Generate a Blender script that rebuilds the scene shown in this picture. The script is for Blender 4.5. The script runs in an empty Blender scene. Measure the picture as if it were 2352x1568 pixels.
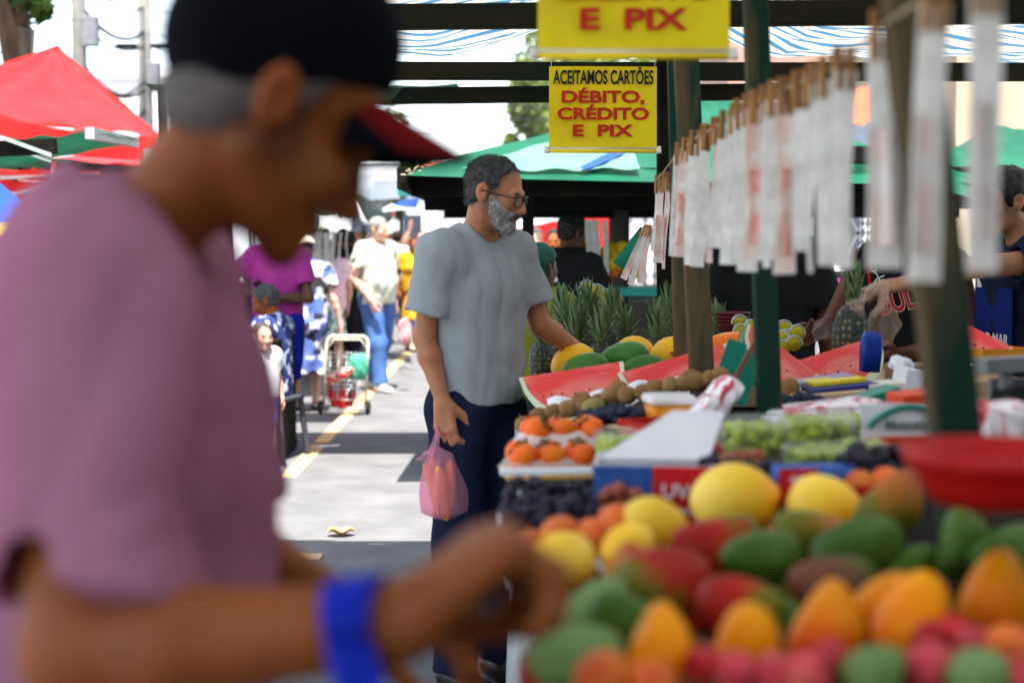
import bpy, bmesh, math, random
import numpy as np
from mathutils import Vector, Matrix, Quaternion
random.seed(7); np.random.seed(7)
R = math.radians
sc = bpy.context.scene
COL = sc.collection

# ------------------------------------------------------------------ camera, sky, sun, exposure
FPX, CX, CY, CAMH = 3267.0, 1176.0, 784.0, 1.47      # focal length in pixels of a 2352 px wide frame
PITCH = math.atan(222.0 / FPX)
cd = bpy.data.cameras.new('camera'); cam = bpy.data.objects.new('camera', cd); COL.objects.link(cam)
cam.location = (0, 0, CAMH); cam.rotation_euler = (R(90) - PITCH, 0, 0)
cd.sensor_width = 36; cd.lens = 50; cd.clip_start = 0.05; cd.clip_end = 2000
cd.dof.use_dof = True; cd.dof.focus_distance = 5.5; cd.dof.aperture_fstop = 2.0
sc.camera = cam
SUN_EL, SUN_DIR = R(73), Vector((0.10, -0.99))
w = bpy.data.worlds.new('World'); sc.world = w; w.use_nodes = True
nt = w.node_tree; nt.nodes.clear()
sky = nt.nodes.new('ShaderNodeTexSky'); sky.sky_type = 'NISHITA'; sky.sun_disc = False
sky.sun_elevation = SUN_EL; sky.sun_rotation = math.atan2(SUN_DIR.x, SUN_DIR.y)
sky.air_density = 1.0; sky.dust_density = 1.2; sky.ozone_density = 1.2
bg = nt.nodes.new('ShaderNodeBackground'); bg.inputs[1].default_value = 0.095
wo = nt.nodes.new('ShaderNodeOutputWorld')
hz = nt.nodes.new('ShaderNodeHueSaturation'); hz.inputs['Saturation'].default_value = .55      # thin white summer haze
nt.links.new(sky.outputs[0], hz.inputs['Color']); nt.links.new(hz.outputs[0], bg.inputs[0]); nt.links.new(bg.outputs[0], wo.inputs[0])
sl = bpy.data.lights.new('sun', 'SUN'); sl.energy = 3.3; sl.angle = R(0.5); sl.color = (1, .95, .87)
so = bpy.data.objects.new('sun', sl); COL.objects.link(so)
sdir = Vector((SUN_DIR.x * math.cos(SUN_EL), SUN_DIR.y * math.cos(SUN_EL), math.sin(SUN_EL))).normalized()
so.rotation_euler = sdir.to_track_quat('Z', 'Y').to_euler(); so.location = (0, 0, 12)
vs = sc.view_settings; vs.view_transform = 'Standard'; vs.look = 'None'; vs.gamma = 1; vs.exposure = 2.5
vs.use_curve_mapping = False
sc.render.engine = 'CYCLES'
sc.cycles.use_denoising = True
sc.cycles.max_bounces = 8; sc.cycles.diffuse_bounces = 4; sc.cycles.transparent_max_bounces = 16
sc.cycles.sample_clamp_indirect = 6
sc.cycles.caustics_reflective = False; sc.cycles.caustics_refractive = False

# ------------------------------------------------------------------ helpers
def at(u, v, d):
    """world point at depth Y = d that the photo shows at pixel (u, v) of 2352 x 1568"""
    x = (u - CX) / FPX; z = -(v - CY) / FPX
    dy = math.cos(PITCH) + z * math.sin(PITCH); dz = -math.sin(PITCH) + z * math.cos(PITCH)
    k = d / dy
    return Vector((x * k, d, CAMH + dz * k))
def px(n, d): return n * d / FPX
def xat(u, d): return (u - CX) / FPX * d

def tag(o, label=None, cat=None, group=None, kind=None):
    if label: o['label'] = label
    if cat: o['category'] = cat
    if group: o['group'] = group
    if kind: o['kind'] = kind
    return o
def empty(name, loc=(0, 0, 0), rz=0, label=None, cat=None, group=None):
    o = bpy.data.objects.new(name, None); COL.objects.link(o)
    o.location = loc; o.rotation_euler = (0, 0, rz); o.empty_display_size = .1
    return tag(o, label, cat, group)
def link(name, me, m=None, parent=None, smooth=False):
    o = bpy.data.objects.new(name, me); COL.objects.link(o)
    if m is not None and not me.materials: 
        for mm in (m if isinstance(m, (list, tuple)) else [m]): me.materials.append(mm)
    if smooth:
        me.polygons.foreach_set('use_smooth', [True] * len(me.polygons)); me.update()
    if parent is not None: o.parent = parent
    return o
def place(o, loc, rot=(0, 0, 0), s=1.0):
    o.location = loc; o.rotation_euler = rot
    o.scale = (s, s, s) if not isinstance(s, (tuple, list)) else s
    return o
def dup(root):
    c = root.copy(); COL.objects.link(c)
    for ch in list(root.children):
        k = ch.copy(); COL.objects.link(k); k.parent = c
        for g in list(ch.children):
            q = g.copy(); COL.objects.link(q); q.parent = k
    return c

class MB:
    """collects shapes into one mesh"""
    def __init__(s): s.bm = bmesh.new(); s.mi = 0
    def _m(s, fs):
        for f in fs: f.material_index = s.mi
    def box(s, c, size, rot=None, bev=0.0):
        r = bmesh.ops.create_cube(s.bm, size=1); vs = r['verts']
        M = Matrix.Translation(Vector(c)) @ (rot.to_4x4() if rot is not None else Matrix.Identity(4)) @ Matrix.Diagonal((*size, 1))
        bmesh.ops.transform(s.bm, matrix=M, verts=vs)
        fs = {f for v in vs for f in v.link_faces}; s._m(fs)
        if bev > 0:
            es = list({e for v in vs for e in v.link_edges})
            q = bmesh.ops.bevel(s.bm, geom=es, offset=bev, segments=2, affect='EDGES', profile=.5)
            s._m(q['faces'])
        return s
    def bar(s, a, b, w, h=None, up=(0, 0, 1), bev=0.0):
        a, b = Vector(a), Vector(b); h = h or w
        y = (b - a).normalized(); x = y.cross(Vector(up))
        if x.length < 1e-4: x = y.cross(Vector((1, 0, 0)))
        x.normalize(); z = x.cross(y)
        rot = Matrix((x, y, z)).transposed()
        return s.box((a + b) / 2, (w, (b - a).length, h), rot, bev)
    def tube(s, pts, r, n=8, closed=False, r2=None):
        pts = [Vector(p) for p in pts]; rings = []
        m = len(pts)
        prev = None
        for i, p in enumerate(pts):
            t = (pts[(i + 1) % m] - pts[i - 1]) if closed else (pts[min(i + 1, m - 1)] - pts[max(i - 1, 0)])
            t.normalize()
            ref = prev if prev is not None else (Vector((0, 0, 1)) if abs(t.z) < .9 else Vector((1, 0, 0)))
            x = t.cross(ref); 
            if x.length < 1e-5: x = t.cross(Vector((0, 1, 0)))
            x.normalize(); y = x.cross(t); prev = y
            rr = r if r2 is None else r + (r2 - r) * i / max(1, m - 1)
            rings.append([s.bm.verts.new(p + (x * math.cos(2 * math.pi * k / n) + y * math.sin(2 * math.pi * k / n)) * rr) for k in range(n)])
        rng = range(m if closed else m - 1)
        for i in rng:
            A, B = rings[i], rings[(i + 1) % m]
            for k in range(n):
                f = s.bm.faces.new((A[k], A[(k + 1) % n], B[(k + 1) % n], B[k])); f.smooth = True; f.material_index = s.mi
        if not closed:
            for A in (rings[0][::-1], rings[-1]):
                f = s.bm.faces.new(A); f.material_index = s.mi
        return s
    def lathe(s, prof, n=24, c=(0, 0, 0), M=None):
        c = Vector(c); rings = []
        for (r, z) in prof:
            ring = []
            for k in range(n):
                p = Vector((r * math.cos(2 * math.pi * k / n), r * math.sin(2 * math.pi * k / n), z))
                if M is not None: p = M @ p
                ring.append(s.bm.verts.new(p + c))
            rings.append(ring)
        for A, B in zip(rings, rings[1:]):
            for k in range(n):
                f = s.bm.faces.new((A[k], A[(k + 1) % n], B[(k + 1) % n], B[k])); f.smooth = True; f.material_index = s.mi
        for A in (rings[0][::-1], rings[-1]):
            try:
                f = s.bm.faces.new(A); f.material_index = s.mi
            except Exception: pass
        return s
    def grid(s, fn, nu, nv, smooth=True):
        V = [[s.bm.verts.new(fn(i / nu, j / nv)) for j in range(nv + 1)] for i in range(nu + 1)]
        for i in range(nu):
            for j in range(nv):
                f = s.bm.faces.new((V[i][j], V[i + 1][j], V[i + 1][j + 1], V[i][j + 1])); f.smooth = smooth; f.material_index = s.mi
        return s
    def poly(s, pts, thick=None, n=None):
        vs = [s.bm.verts.new(p) for p in pts]
        f = s.bm.faces.new(vs); f.material_index = s.mi
        if thick:
            q = bmesh.ops.extrude_face_region(s.bm, geom=[f])
            vv = [e for e in q['geom'] if isinstance(e, bmesh.types.BMVert)]
            bmesh.ops.translate(s.bm, vec=Vector(n) * thick, verts=vv)
        return s
    def sphere(s, c, r, sub=2, M=None):
        q = bmesh.ops.create_icosphere(s.bm, subdivisions=sub, radius=1)
        rr = r if isinstance(r, (tuple, list)) else (r, r, r)
        m = Matrix.Translation(Vector(c)) @ (M.to_4x4() if M is not None else Matrix.Identity(4)) @ Matrix.Diagonal((*rr, 1))
        bmesh.ops.transform(s.bm, matrix=m, verts=q['verts'])
        for f in {f for v in q['verts'] for f in v.link_faces}: f.smooth = True; f.material_index = s.mi
        return s
    def mesh(s, name):
        bmesh.ops.recalc_face_normals(s.bm, faces=s.bm.faces[:])
        me = bpy.data.meshes.new(name); s.bm.to_mesh(me); s.bm.free(); return me
    def build(s, name, m, parent=None):
        return link(name, s.mesh(name), m, parent)

def solidify(me_obj, t, offset=0):
    md = me_obj.modifiers.new('thick', 'SOLIDIFY'); md.thickness = t; md.offset = offset
    return me_obj

# ------------------------------------------------------------------ materials
MATS = {}
def _nodes(name):
    m = bpy.data.materials.new(name); m.use_nodes = True
    t = m.node_tree; return m, t, t.nodes['Principled BSDF'], t.nodes['Material Output']
def N(t, kind, **kw):
    n = t.nodes.new('ShaderNode' + kind)
    for k, v in kw.items():
        if isinstance(k, str) and hasattr(n, k): setattr(n, k, v)
    return n
def setin(n, **kw):
    for k, v in kw.items(): n.inputs[k.replace('_', ' ')].default_value = v
    return n
def c4(c): return (c[0], c[1], c[2], 1)
def noise(t, scale, detail=4, stretch=None, rough=.55, off=0):
    tc = N(t, 'TexCoord'); mp = N(t, 'Mapping')
    if stretch: mp.inputs['Scale'].default_value = stretch
    mp.inputs['Location'].default_value = (off, off * .7, off * .3)
    t.links.new(tc.outputs['Object'], mp.inputs[0])
    n = N(t, 'TexNoise'); n.inputs['Scale'].default_value = scale; n.inputs['Detail'].default_value = detail; n.inputs['Roughness'].default_value = rough
    t.links.new(mp.outputs[0], n.inputs['Vector']); return n
def ramp(t, src, stops):
    r = N(t, 'ValToRGB'); e = r.color_ramp.elements
    while len(e) < len(stops): e.new(.5)
    for el, (p, c) in zip(e, stops): el.position = p; el.color = c4(c)
    t.links.new(src, r.inputs[0]); return r
def bump(t, p, scale, strength, dist=.01, stretch=None, src=None):
    b = N(t, 'Bump'); b.inputs['Strength'].default_value = strength; b.inputs['Distance'].default_value = dist
    n = src or noise(t, scale, 5, stretch).outputs[0]
    t.links.new(n, b.inputs['Height']); t.links.new(b.outputs[0], p.inputs['Normal']); return b
def mat(name, col, col2=None, scale=6, rough=.55, bmp=0, bscale=60, metal=0, spec=.22, stretch=None, lo=.38, hi=.62, detail=4, vary=0, sss=0, bdist=.01, coat=0, sheen=0):
    if name in MATS: return MATS[name]
    m, t, p, o = _nodes(name); MATS[name] = m
    p.inputs['Roughness'].default_value = rough; p.inputs['Metallic'].default_value = metal
    p.inputs['Specular IOR Level'].default_value = spec
    if coat: p.inputs['Coat Weight'].default_value = coat; p.inputs['Coat Roughness'].default_value = .15
    if sheen: p.inputs['Sheen Weight'].default_value = sheen
    if sss: p.inputs['Subsurface Weight'].default_value = sss; p.inputs['Subsurface Radius'].default_value = (.02, .008, .004); p.inputs['Subsurface Scale'].default_value = .3
    if col2 is None: col2 = tuple(c * .82 for c in col)
    n = noise(t, scale, detail, stretch)
    r = ramp(t, n.outputs[0], [(lo, col2), (hi, col)])
    src = r.outputs[0]
    if vary:
        oi = N(t, 'ObjectInfo'); h = N(t, 'HueSaturation')
        ma = N(t, 'MapRange'); ma.inputs['To Min'].default_value = 1 - vary; ma.inputs['To Max'].default_value = 1 + vary
        t.links.new(oi.outputs['Random'], ma.inputs['Value']); t.links.new(ma.outputs[0], h.inputs['Value'])
        t.links.new(src, h.inputs['Color']); src = h.outputs[0]
    t.links.new(src, p.inputs['Base Color'])
    if bmp: bump(t, p, bscale, bmp, bdist, stretch)
    return m
def tarp(name, col, col2=None, scale=3, transl=.45, rough=.4, bmp=.25, bscale=5):
    if name in MATS: return MATS[name]
    m = mat(name, col, col2, scale, rough, bmp, bscale, bdist=.03); t = m.node_tree
    p = t.nodes['Principled BSDF']; o = t.nodes['Material Output']
    tr = N(t, 'BsdfTranslucent'); mx = N(t, 'MixShader'); mx.inputs[0].default_value = transl
    for l in list(p.inputs['Base Color'].links): t.links.new(l.from_socket, tr.inputs[0])
    t.links.new(p.outputs[0], mx.inputs[1]); t.links.new(tr.outputs[0], mx.inputs[2]); t.links.new(mx.outputs[0], o.inputs[0])
    return m
def clear(name, tint=(1, 1, 1), alpha=.82, rough=.12, body=None):
    """thin clear plastic: mostly see-through with a gloss"""
    if name in MATS: return MATS[name]
    m, t, p, o = _nodes(name); MATS[name] = m
    p.inputs['Base Color'].default_value = c4(body or (.8, .85, .85)); p.inputs['Roughness'].default_value = rough
    tr = N(t, 'BsdfTransparent'); tr.inputs[0].default_value = c4(tint)
    mx = N(t, 'MixShader')
    n = noise(t, 9, 3); ma = N(t, 'MapRange'); ma.inputs['From Min'].default_value = .3; ma.inputs['From Max'].default_value = .7
    ma.inputs['To Min'].default_value = alpha - .12; ma.inputs['To Max'].default_value = min(1, alpha + .1)
    t.links.new(n.outputs[0], ma.inputs['Value']); t.links.new(ma.outputs[0], mx.inputs[0])
    t.links.new(tr.outputs[0], mx.inputs[1]); t.links.new(p.outputs[0], mx.inputs[2]); t.links.new(mx.outputs[0], o.inputs[0])
    bump(t, p, 14, .5, .02)
    return m
def skinmat(name, col, rough=.5, spec=.28):
    if name in MATS: return MATS[name]
    m, t, p, o = _nodes(name); MATS[name] = m
    a = N(t, 'Attribute'); a.attribute_name = 'Col'
    n = noise(t, 18, 5); r = ramp(t, n.outputs[0], [(.3, tuple(c * .8 for c in col)), (.7, tuple(min(1, c * 1.12) for c in col))])
    mx = N(t, 'Mix'); mx.data_type = 'RGBA'; mx.blend_type = 'MULTIPLY'; mx.inputs[0].default_value = 1
    t.links.new(r.outputs[0], mx.inputs[6]); t.links.new(a.outputs['Color'], mx.inputs[7])
    t.links.new(mx.outputs[2], p.inputs['Base Color'])
    p.inputs['Roughness'].default_value = rough; p.inputs['Specular IOR Level'].default_value = spec
    p.inputs['Subsurface Weight'].default_value = .12; p.inputs['Subsurface Radius'].default_value = (.03, .01, .006); p.inputs['Subsurface Scale'].default_value = .25
    bump(t, p, 220, .25, .002)
    return m

# ------------------------------------------------------------------ smooth solid modelling (distance field -> one continuous surface)
class SD:
    def __init__(s): s.ops = []
    def cap(s, a, b, ra, rb=None, k=.02, sub=0):
        a = np.array(a, float); b = np.array(b, float); rb = ra if rb is None else rb
        rm = max(ra, rb); s.ops.append(('c', np.minimum(a, b) - rm, np.maximum(a, b) + rm, k, sub, (a, b, ra, rb))); return s
    def ell(s, c, r, Rm=None, k=.02, sub=0):
        c = np.array(c, float); r = np.array(r if hasattr(r, '__len__') else (r, r, r), float)
        M = np.eye(3) if Rm is None else np.array(Rm, float)
        e = np.sqrt(((M * r[None, :]) ** 2).sum(1))
        s.ops.append(('e', c - e, c + e, k, sub, (c, r, M))); return s
    def cut(s, c, n, rad=9.0):
        c = np.array(c, float); n = np.array(n, float); n /= np.linalg.norm(n)
        s.ops.append(('p', c - rad, c + rad, 0, 0, (c, n, rad))); return s
    def mesh(s, name, vox, disp=None, colf=None):
        un = [o for o in s.ops if o[0] != 'p' and not o[4]]
        lo = np.min([o[1] for o in un], 0) - 3 * vox - .02; hi = np.max([o[2] for o in un], 0) + 3 * vox + .02
        n = np.ceil((hi - lo) / vox).astype(int) + 1
        ax = [lo[i] + np.arange(n[i]) * vox for i in range(3)]
        D = np.full(tuple(n), .5, np.float32)
        for kind, l, h, k, sub, a in s.ops:
            m = k + 3 * vox
            i0 = np.clip(np.floor((l - m - lo) / vox).astype(int), 0, n - 1); i1 = np.clip(np.ceil((h + m - lo) / vox).astype(int) + 1, 1, n)
            if np.any(i1 <= i0): continue
            sl_ = tuple(slice(i0[i], i1[i]) for i in range(3))
            X = ax[0][sl_[0]][:, None, None].astype(np.float32); Y = ax[1][sl_[1]][None, :, None].astype(np.float32); Z = ax[2][sl_[2]][None, None, :].astype(np.float32)
            if kind == 'c':
                A, B, ra, rb = a; ab = B - A; L = max(1e-9, ab @ ab)
                t = np.clip(((X - A[0]) * ab[0] + (Y - A[1]) * ab[1] + (Z - A[2]) * ab[2]) / L, 0, 1)
                d = np.sqrt((X - A[0] - t * ab[0]) ** 2 + (Y - A[1] - t * ab[1]) ** 2 + (Z - A[2] - t * ab[2]) ** 2) - (ra + (rb - ra) * t)
            elif kind == 'e':
                c, r, M = a; P = [X - c[0], Y - c[1], Z - c[2]]
                q = [(P[0] * M[0, i] + P[1] * M[1, i] + P[2] * M[2, i]) for i in range(3)]
                k0 = np.sqrt((q[0] / r[0]) ** 2 + (q[1] / r[1]) ** 2 + (q[2] / r[2]) ** 2)
                k1 = np.sqrt((q[0] / r[0] ** 2) ** 2 + (q[1] / r[1] ** 2) ** 2 + (q[2] / r[2] ** 2) ** 2) + 1e-9
                d = k0 * (k0 - 1) / k1
            else:
                c, nn, rad = a
                d = (X - c[0]) * nn[0] + (Y - c[1]) * nn[1] + (Z - c[2]) * nn[2]
                if rad < 5:
                    far = (X - c[0]) ** 2 + (Y - c[1]) ** 2 + (Z - c[2]) ** 2 > rad * rad
                    d = np.where(far, -1, d)
                D[sl_] = np.maximum(D[sl_], d); continue
            cur = D[sl_]
            if sub:
                d = -d
                hh = np.clip(.5 - .5 * (cur - d) / k, 0, 1)
                D[sl_] = cur + (d - cur) * hh + k * hh * (1 - hh)
            else:
                hh = np.clip(.5 + .5 * (d - cur) / k, 0, 1)
                D[sl_] = d + (cur - d) * hh - k * hh * (1 - hh)
        if disp is not None:
            D += disp(ax[0][:, None, None], ax[1][None, :, None], ax[2][None, None, :]).astype(np.float32)
        return nets(name, D, lo, vox, colf)
def nets(name, D, lo, vox, colf=None):
    S = D < 0
    cnt = np.zeros(tuple(np.array(D.shape) - 1), np.int8)
    for i in (0, 1):
        for j in (0, 1):
            for k in (0, 1):
                cnt += S[i:i + cnt.shape[0], j:j + cnt.shape[1], k:k + cnt.shape[2]]
    I, J, K = np.nonzero((cnt > 0) & (cnt < 8)); nv = len(I)
    idx = np.full(cnt.shape, -1, np.int32); idx[I, J, K] = np.arange(nv)
    pos = np.zeros((nv, 3)); num = np.zeros(nv)
    cor = [(i, j, k) for i in (0, 1) for j in (0, 1) for k in (0, 1)]
    for a in cor:
        for ax in range(3):
            if a[ax]: continue
            b = list(a); b[ax] = 1
            da = D[I + a[0], J + a[1], K + a[2]]; db = D[I + b[0], J + b[1], K + b[2]]
            cr = (da < 0) != (db < 0)
            t = np.where(cr, da / np.where(cr, da - db, 1), 0)
            p = np.array(a, float)[None, :].repeat(nv, 0); p[:, ax] = t
            pos += np.where(cr[:, None], p, 0); num += cr
    pos = (pos / num[:, None] + np.stack([I, J, K], 1)) * vox + lo
    F = []
    def quads(sh, c):
        s0 = S[sh[0]]; s1 = S[sh[1]]; q = s0 != s1
        i, j, k = np.nonzero(q); flip = s0[i, j, k]
        return i, j, k, flip
    nx, ny, nz = D.shape
    for axis in range(3):
        sl0 = [slice(1, -1)] * 3; sl1 = [slice(1, -1)] * 3
        sl0[axis] = slice(0, -1); sl1[axis] = slice(1, None)
        s0 = S[tuple(sl0)]; s1 = S[tuple(sl1)]
        i, j, k = np.nonzero(s0 != s1); fl = s0[i, j, k]
        c = np.stack([i, j, k], 1)
        for a in range(3):
            if a != axis: c[:, a] += 1
        b, d = [(1, 2), (2, 0), (0, 1)][axis]
        def off(db, dd):
            q = c.copy(); q[:, b] -= db; q[:, d] -= dd
            return idx[q[:, 0], q[:, 1], q[:, 2]]
        f = np.stack([off(1, 1), off(0, 1), off(0, 0), off(1, 0)], 1)
        f[~fl] = f[~fl][:, ::-1]
        F.append(f)
    F = np.concatenate(F); F = F[(F >= 0).all(1)]
    return fastmesh(name, pos, F, colf)
def fastmesh(name, pos, F, colf=None):
    me = bpy.data.meshes.new(name); nv, nf = len(pos), len(F)
    me.vertices.add(nv); me.vertices.foreach_set('co', pos.astype(np.float32).ravel())
    me.loops.add(nf * 4); me.loops.foreach_set('vertex_index', F.astype(np.int32).ravel())
    me.polygons.add(nf); me.polygons.foreach_set('loop_start', np.arange(nf, dtype=np.int32) * 4)
    try: me.polygons.foreach_set('loop_total', np.full(nf, 4, np.int32))
    except Exception: pass
    me.update(calc_edges=True)
    me.polygons.foreach_set('use_smooth', np.ones(nf, bool))
    if colf is not None:
        c = np.ones((nv, 4), np.float32); c[:, :3] = colf(pos)
        at_ = me.attributes.new('Col', 'FLOAT_COLOR', 'POINT'); at_.data.foreach_set('color', c.ravel())
    me.validate(); return me
def wrinkle(amp, freq=14, seed=0, sx=1, sy=1, sz=.5, ridge=False):
    rs = np.random.RandomState(seed)
    W = [(rs.normal(size=3) * (sx, sy, sz), rs.uniform(0, 6.3), rs.uniform(.6, 1.5)) for _ in range(6)]
    def f(X, Y, Z):
        o = 0; wv = .35 * np.sin(X * 9 + Z * 7 + seed) + .35 * np.sin(Y * 11 - Z * 6)
        for (d, ph, m) in W:
            q = np.sin((X * d[0] + Y * d[1] + Z * d[2]) * freq * m + ph + 2 * wv)
            o = o + (q if not ridge else 1.4 * (1 - 2 * np.abs(q) ** .8))
        return amp * o / 2.2
    return f
# ------------------------------------------------------------------ people
def rot3(rx=0, ry=0, rz=0):
    return np.array((Matrix.Rotation(rz, 3, 'Z') @ Matrix.Rotation(rx, 3, 'X') @ Matrix.Rotation(ry, 3, 'Y')))
HAIRCUT = [((0, .098, .012), (.105, .085, .082)), ((0, .10, -.085), (.11, .108, .085))]
def hand(S, wrist, d, pn, side, curl=.5, sz=1.0, spread=.06, thumb=.6, k=.006, fat=1.0, mcp=0.0):
    """palm with four fingers and a thumb; d = direction of the fingers, pn = the way the palm faces, side = +1 thumb towards cross(d, pn)"""
    d = np.array(d, float); d /= np.linalg.norm(d); pn = np.array(pn, float); pn -= d * (pn @ d); pn /= np.linalg.norm(pn)
    x = np.cross(d, pn) * side; w = np.array(wrist, float)
    for i, (o, L) in enumerate(((.030, .088), (.010, .094), (-.011, .090), (-.030, .080))):
        kn = w + (d * L + x * o) * sz
        S.cap(w + x * o * .55 * sz + d * .012 * sz, kn, .0155 * sz, .0125 * sz, k=.014 * sz)
        a = .25 * curl + (.15 if curl > .3 else 0) + mcp; p = kn; ang = a
        for j, (l, r0, r1) in enumerate(((.042, .0105, .0095), (.027, .0095, .0085), (.021, .0085, .007))):
            f = (.9, 1, .95, .78)[i]
            dirv = d * math.cos(ang) + pn * math.sin(ang) + x * spread * (1.5 - i)
            dirv /= np.linalg.norm(dirv)
            q = p + dirv * l * f * sz
            S.cap(p, q, r0 * sz * fat, r1 * sz * fat, k=k * sz); p = q; ang += curl * (1.0 if j == 0 else .8)
    t0 = w + (d * .022 + x * .026 + pn * .008) * sz
    td = d * .62 + x * (.75 - .45 * thumb) + pn * (.25 + .55 * thumb); td /= np.linalg.norm(td)
    t1 = t0 + td * .045 * sz; td2 = td * .8 + d * .5 - x * .25 * thumb; td2 /= np.linalg.norm(td2); t2 = t1 + td2 * .032 * sz
    t3 = t2 + (td2 + d * .2 - x * .2 * thumb) * .024 * sz
    S.cap(t0, t1, .016 * sz, .0125 * sz, k=.016 * sz); S.cap(t1, t2, .0125 * sz * fat, .0105 * sz * fat, k=.006 * sz); S.cap(t2, t3, .0105 * sz * fat, .0085 * sz * fat, k=.005 * sz)

def strands(o, n, length, lean, width, seed=0, keep=None):
    """add short tapered hairs over the surface of a hair or beard mesh, into the same mesh"""
    me = o.data; rs = np.random.RandomState(seed); nv = len(me.vertices)
    P = np.zeros(nv * 3, np.float32); Nn = np.zeros(nv * 3, np.float32); me.vertices.foreach_get('co', P); me.vertices.foreach_get('normal', Nn); P = P.reshape(-1, 3); Nn = Nn.reshape(-1, 3)
    nf = len(me.polygons); F = np.zeros(nf * 4, np.int32); me.polygons.foreach_get('vertices', F); F = F.reshape(-1, 4)
    i = rs.randint(0, nv, n); p = P[i] + rs.normal(size=(n, 3)) * .0015; d = Nn[i] * .75 + np.array(lean) + rs.normal(size=(n, 3)) * .28; d /= np.linalg.norm(d, axis=1)[:, None]
    sd = np.cross(d, rs.normal(size=(n, 3))); sd /= np.linalg.norm(sd, axis=1)[:, None]; L = length * rs.uniform(.5, 1.15, (n, 1))
    q = np.stack([p - sd * width, p + sd * width, p + d * L + np.array(lean) * L * .3 + sd * width * .25, p + d * L + np.array(lean) * L * .3 - sd * width * .25], 1).reshape(-1, 3)
    V = np.concatenate([P, q]); FF = np.concatenate([F, nv + np.arange(n * 4).reshape(-1, 4)])
    m2 = fastmesh(me.name, V, FF)
    for m in me.materials: m2.materials.append(m)
    o.data = m2; return o
def person(label, loc, rz, h=1.74, build=1.0, belly=0.0, lean=0, headrot=(0, 0, 0), headoff=(0, 0, 0), r=None, l=None, legs=None, drop=0.0,
           skin=None, top=None, bottom=None, shoes=None, hair=None, beard=None, vox=.009, cat='person', group=None, female=False, seed=1, hs=None, facecol=None, headscale=1.0):
    hs = h / 1.75
    Ln = rot3(rx=-lean); piv = np.array((0, 0, 1.0))
    dz = np.array((0, 0, -drop))
    def T(p): return (Ln @ (np.array(p, float) - piv) + piv + dz) * hs
    def U(p): return np.array(p, float) * hs
    arm = {}
    for sgn, a, nm in ((1, r, 'r'), (-1, l, 'l')):
        a = dict(a or {})
        a.setdefault('s', (sgn * .185 * (1 + .3 * (build - 1)), -.01, 1.425)); a.setdefault('e', (sgn * .245 * build, -.03, 1.15 - drop)); a.setdefault('w', (sgn * .25 * build, .05, .905 - drop))
        a['S'] = T(a['s']); a['E'] = U(a['e']); a['W'] = U(a['w']); a.setdefault('d', a['W'] - a['E']); a.setdefault('pn', (-sgn, 0, 0)); a.setdefault('curl', .35); a.setdefault('thumb', .6)
        arm[nm] = a
    lg = legs or {'r': ((.1, .02, .49), (.1, 0, .085), (0, 1)), 'l': ((-.1, .02, .49), (-.1, 0, .085), (0, 1))}
    hip = {'r': U((.09, 0, .92 - drop)), 'l': U((-.09, 0, .92 - drop))}
    HR = Ln @ rot3(rx=-headrot[1], ry=headrot[2], rz=headrot[0]); HC = T(np.array((0, .035, 1.632)) + np.array(headoff)); hk = hs * 1.0 * headscale
    def H(p): return HC + HR @ (np.array(p, float) * hk)
    b = build
    def torso(S, off=0.0, k=.05):
        S.ell(T((0, .0, .955)), np.array((.165 * b, .118 * b, .125)) * hs + off, Ln, k=k)
        S.ell(T((0, .008 + belly * .5, 1.09)), np.array((.15 * b, .112 * b + belly * .5, .15)) * hs + off, Ln, k=k)
        S.ell(T((0, .0, 1.285)), np.array((.168 * b, .116 * b, .165)) * hs + off, Ln, k=k)
        S.cap(T((-.125, -.012, 1.405)), T((.125, -.012, 1.405)), .062 * hs + off, k=k)
        if female:
            for q in (-1, 1): S.ell(T((q * .075, .09, 1.27)), np.array((.06, .055, .06)) * hs + off, Ln, k=.03)
    def trap(S, off=0.0):
        for q in (-1, 1): S.cap(T((0, -.02, 1.475)), T((q * .15, -.015, 1.435)), .048 * hs + off, .045 * hs + off, k=.04)
    def headp(S, o=0.0, feat=True):
        S.ell(H((0, -.012, .037)), np.array((.0745, .096, .081)) * hk + o, HR, k=.01)
        S.ell(H((0, .032, -.03)), np.array((.059, .060, .078)) * hk + o, HR, k=.03)
        for q in (-1, 1):
            S.cap(H((q * .049, -.002, -.045)), H((q * .018, .07, -.094)), .021 * hk + o, .018 * hk + o, k=.022)
            S.ell(H((q * .04, .062, -.03)), np.array((.026, .024, .026)) * hk + o, HR, k=.02)
        S.ell(H((0, .08, -.1)), np.array((.022, .016, .018)) * hk + o, HR, k=.018)
        if not feat: return
        S.cap(H((-.034, .0835, .018)), H((.034, .0835, .018)), .012 * hk, k=.014)
        for q in (-1, 1):
            S.ell(H((q * .031, .098, -.003)), np.array((.019, .013, .011)) * hk, HR, k=.012, sub=1)
            S.ell(H((q * .031, .0795, -.003)), np.array((.0135, .0135, .0125)) * hk, HR, k=.003)
            S.ell(H((q * .0775, -.014, -.004)), np.array((.010, .021, .033)) * hk, HR @ rot3(rx=.25, rz=q * .25), k=.008)
            S.ell(H((q * .0875, -.009, -.002)), np.array((.008, .010, .016)) * hk, HR @ rot3(rx=.2), k=.006, sub=1)
            S.ell(H((q * .0145, .099, -.042)), np.array((.0085, .010, .008)) * hk, HR, k=.007)
        S.cap(H((0, .089, .012)), H((0, .113, -.034)), .0085 * hk, .0125 * hk, k=.012)
        S.cap(H((-.02, .0865, -.0655)), H((.02, .0865, -.0655)), .0075 * hk, k=.008); S.cap(H((0, .092, -.066)), H((0, .094, -.066)), .007 * hk, k=.01)
        S.cap(H((-.016, .0855, -.078)), H((.016, .0855, -.078)), .008 * hk, k=.008)
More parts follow.
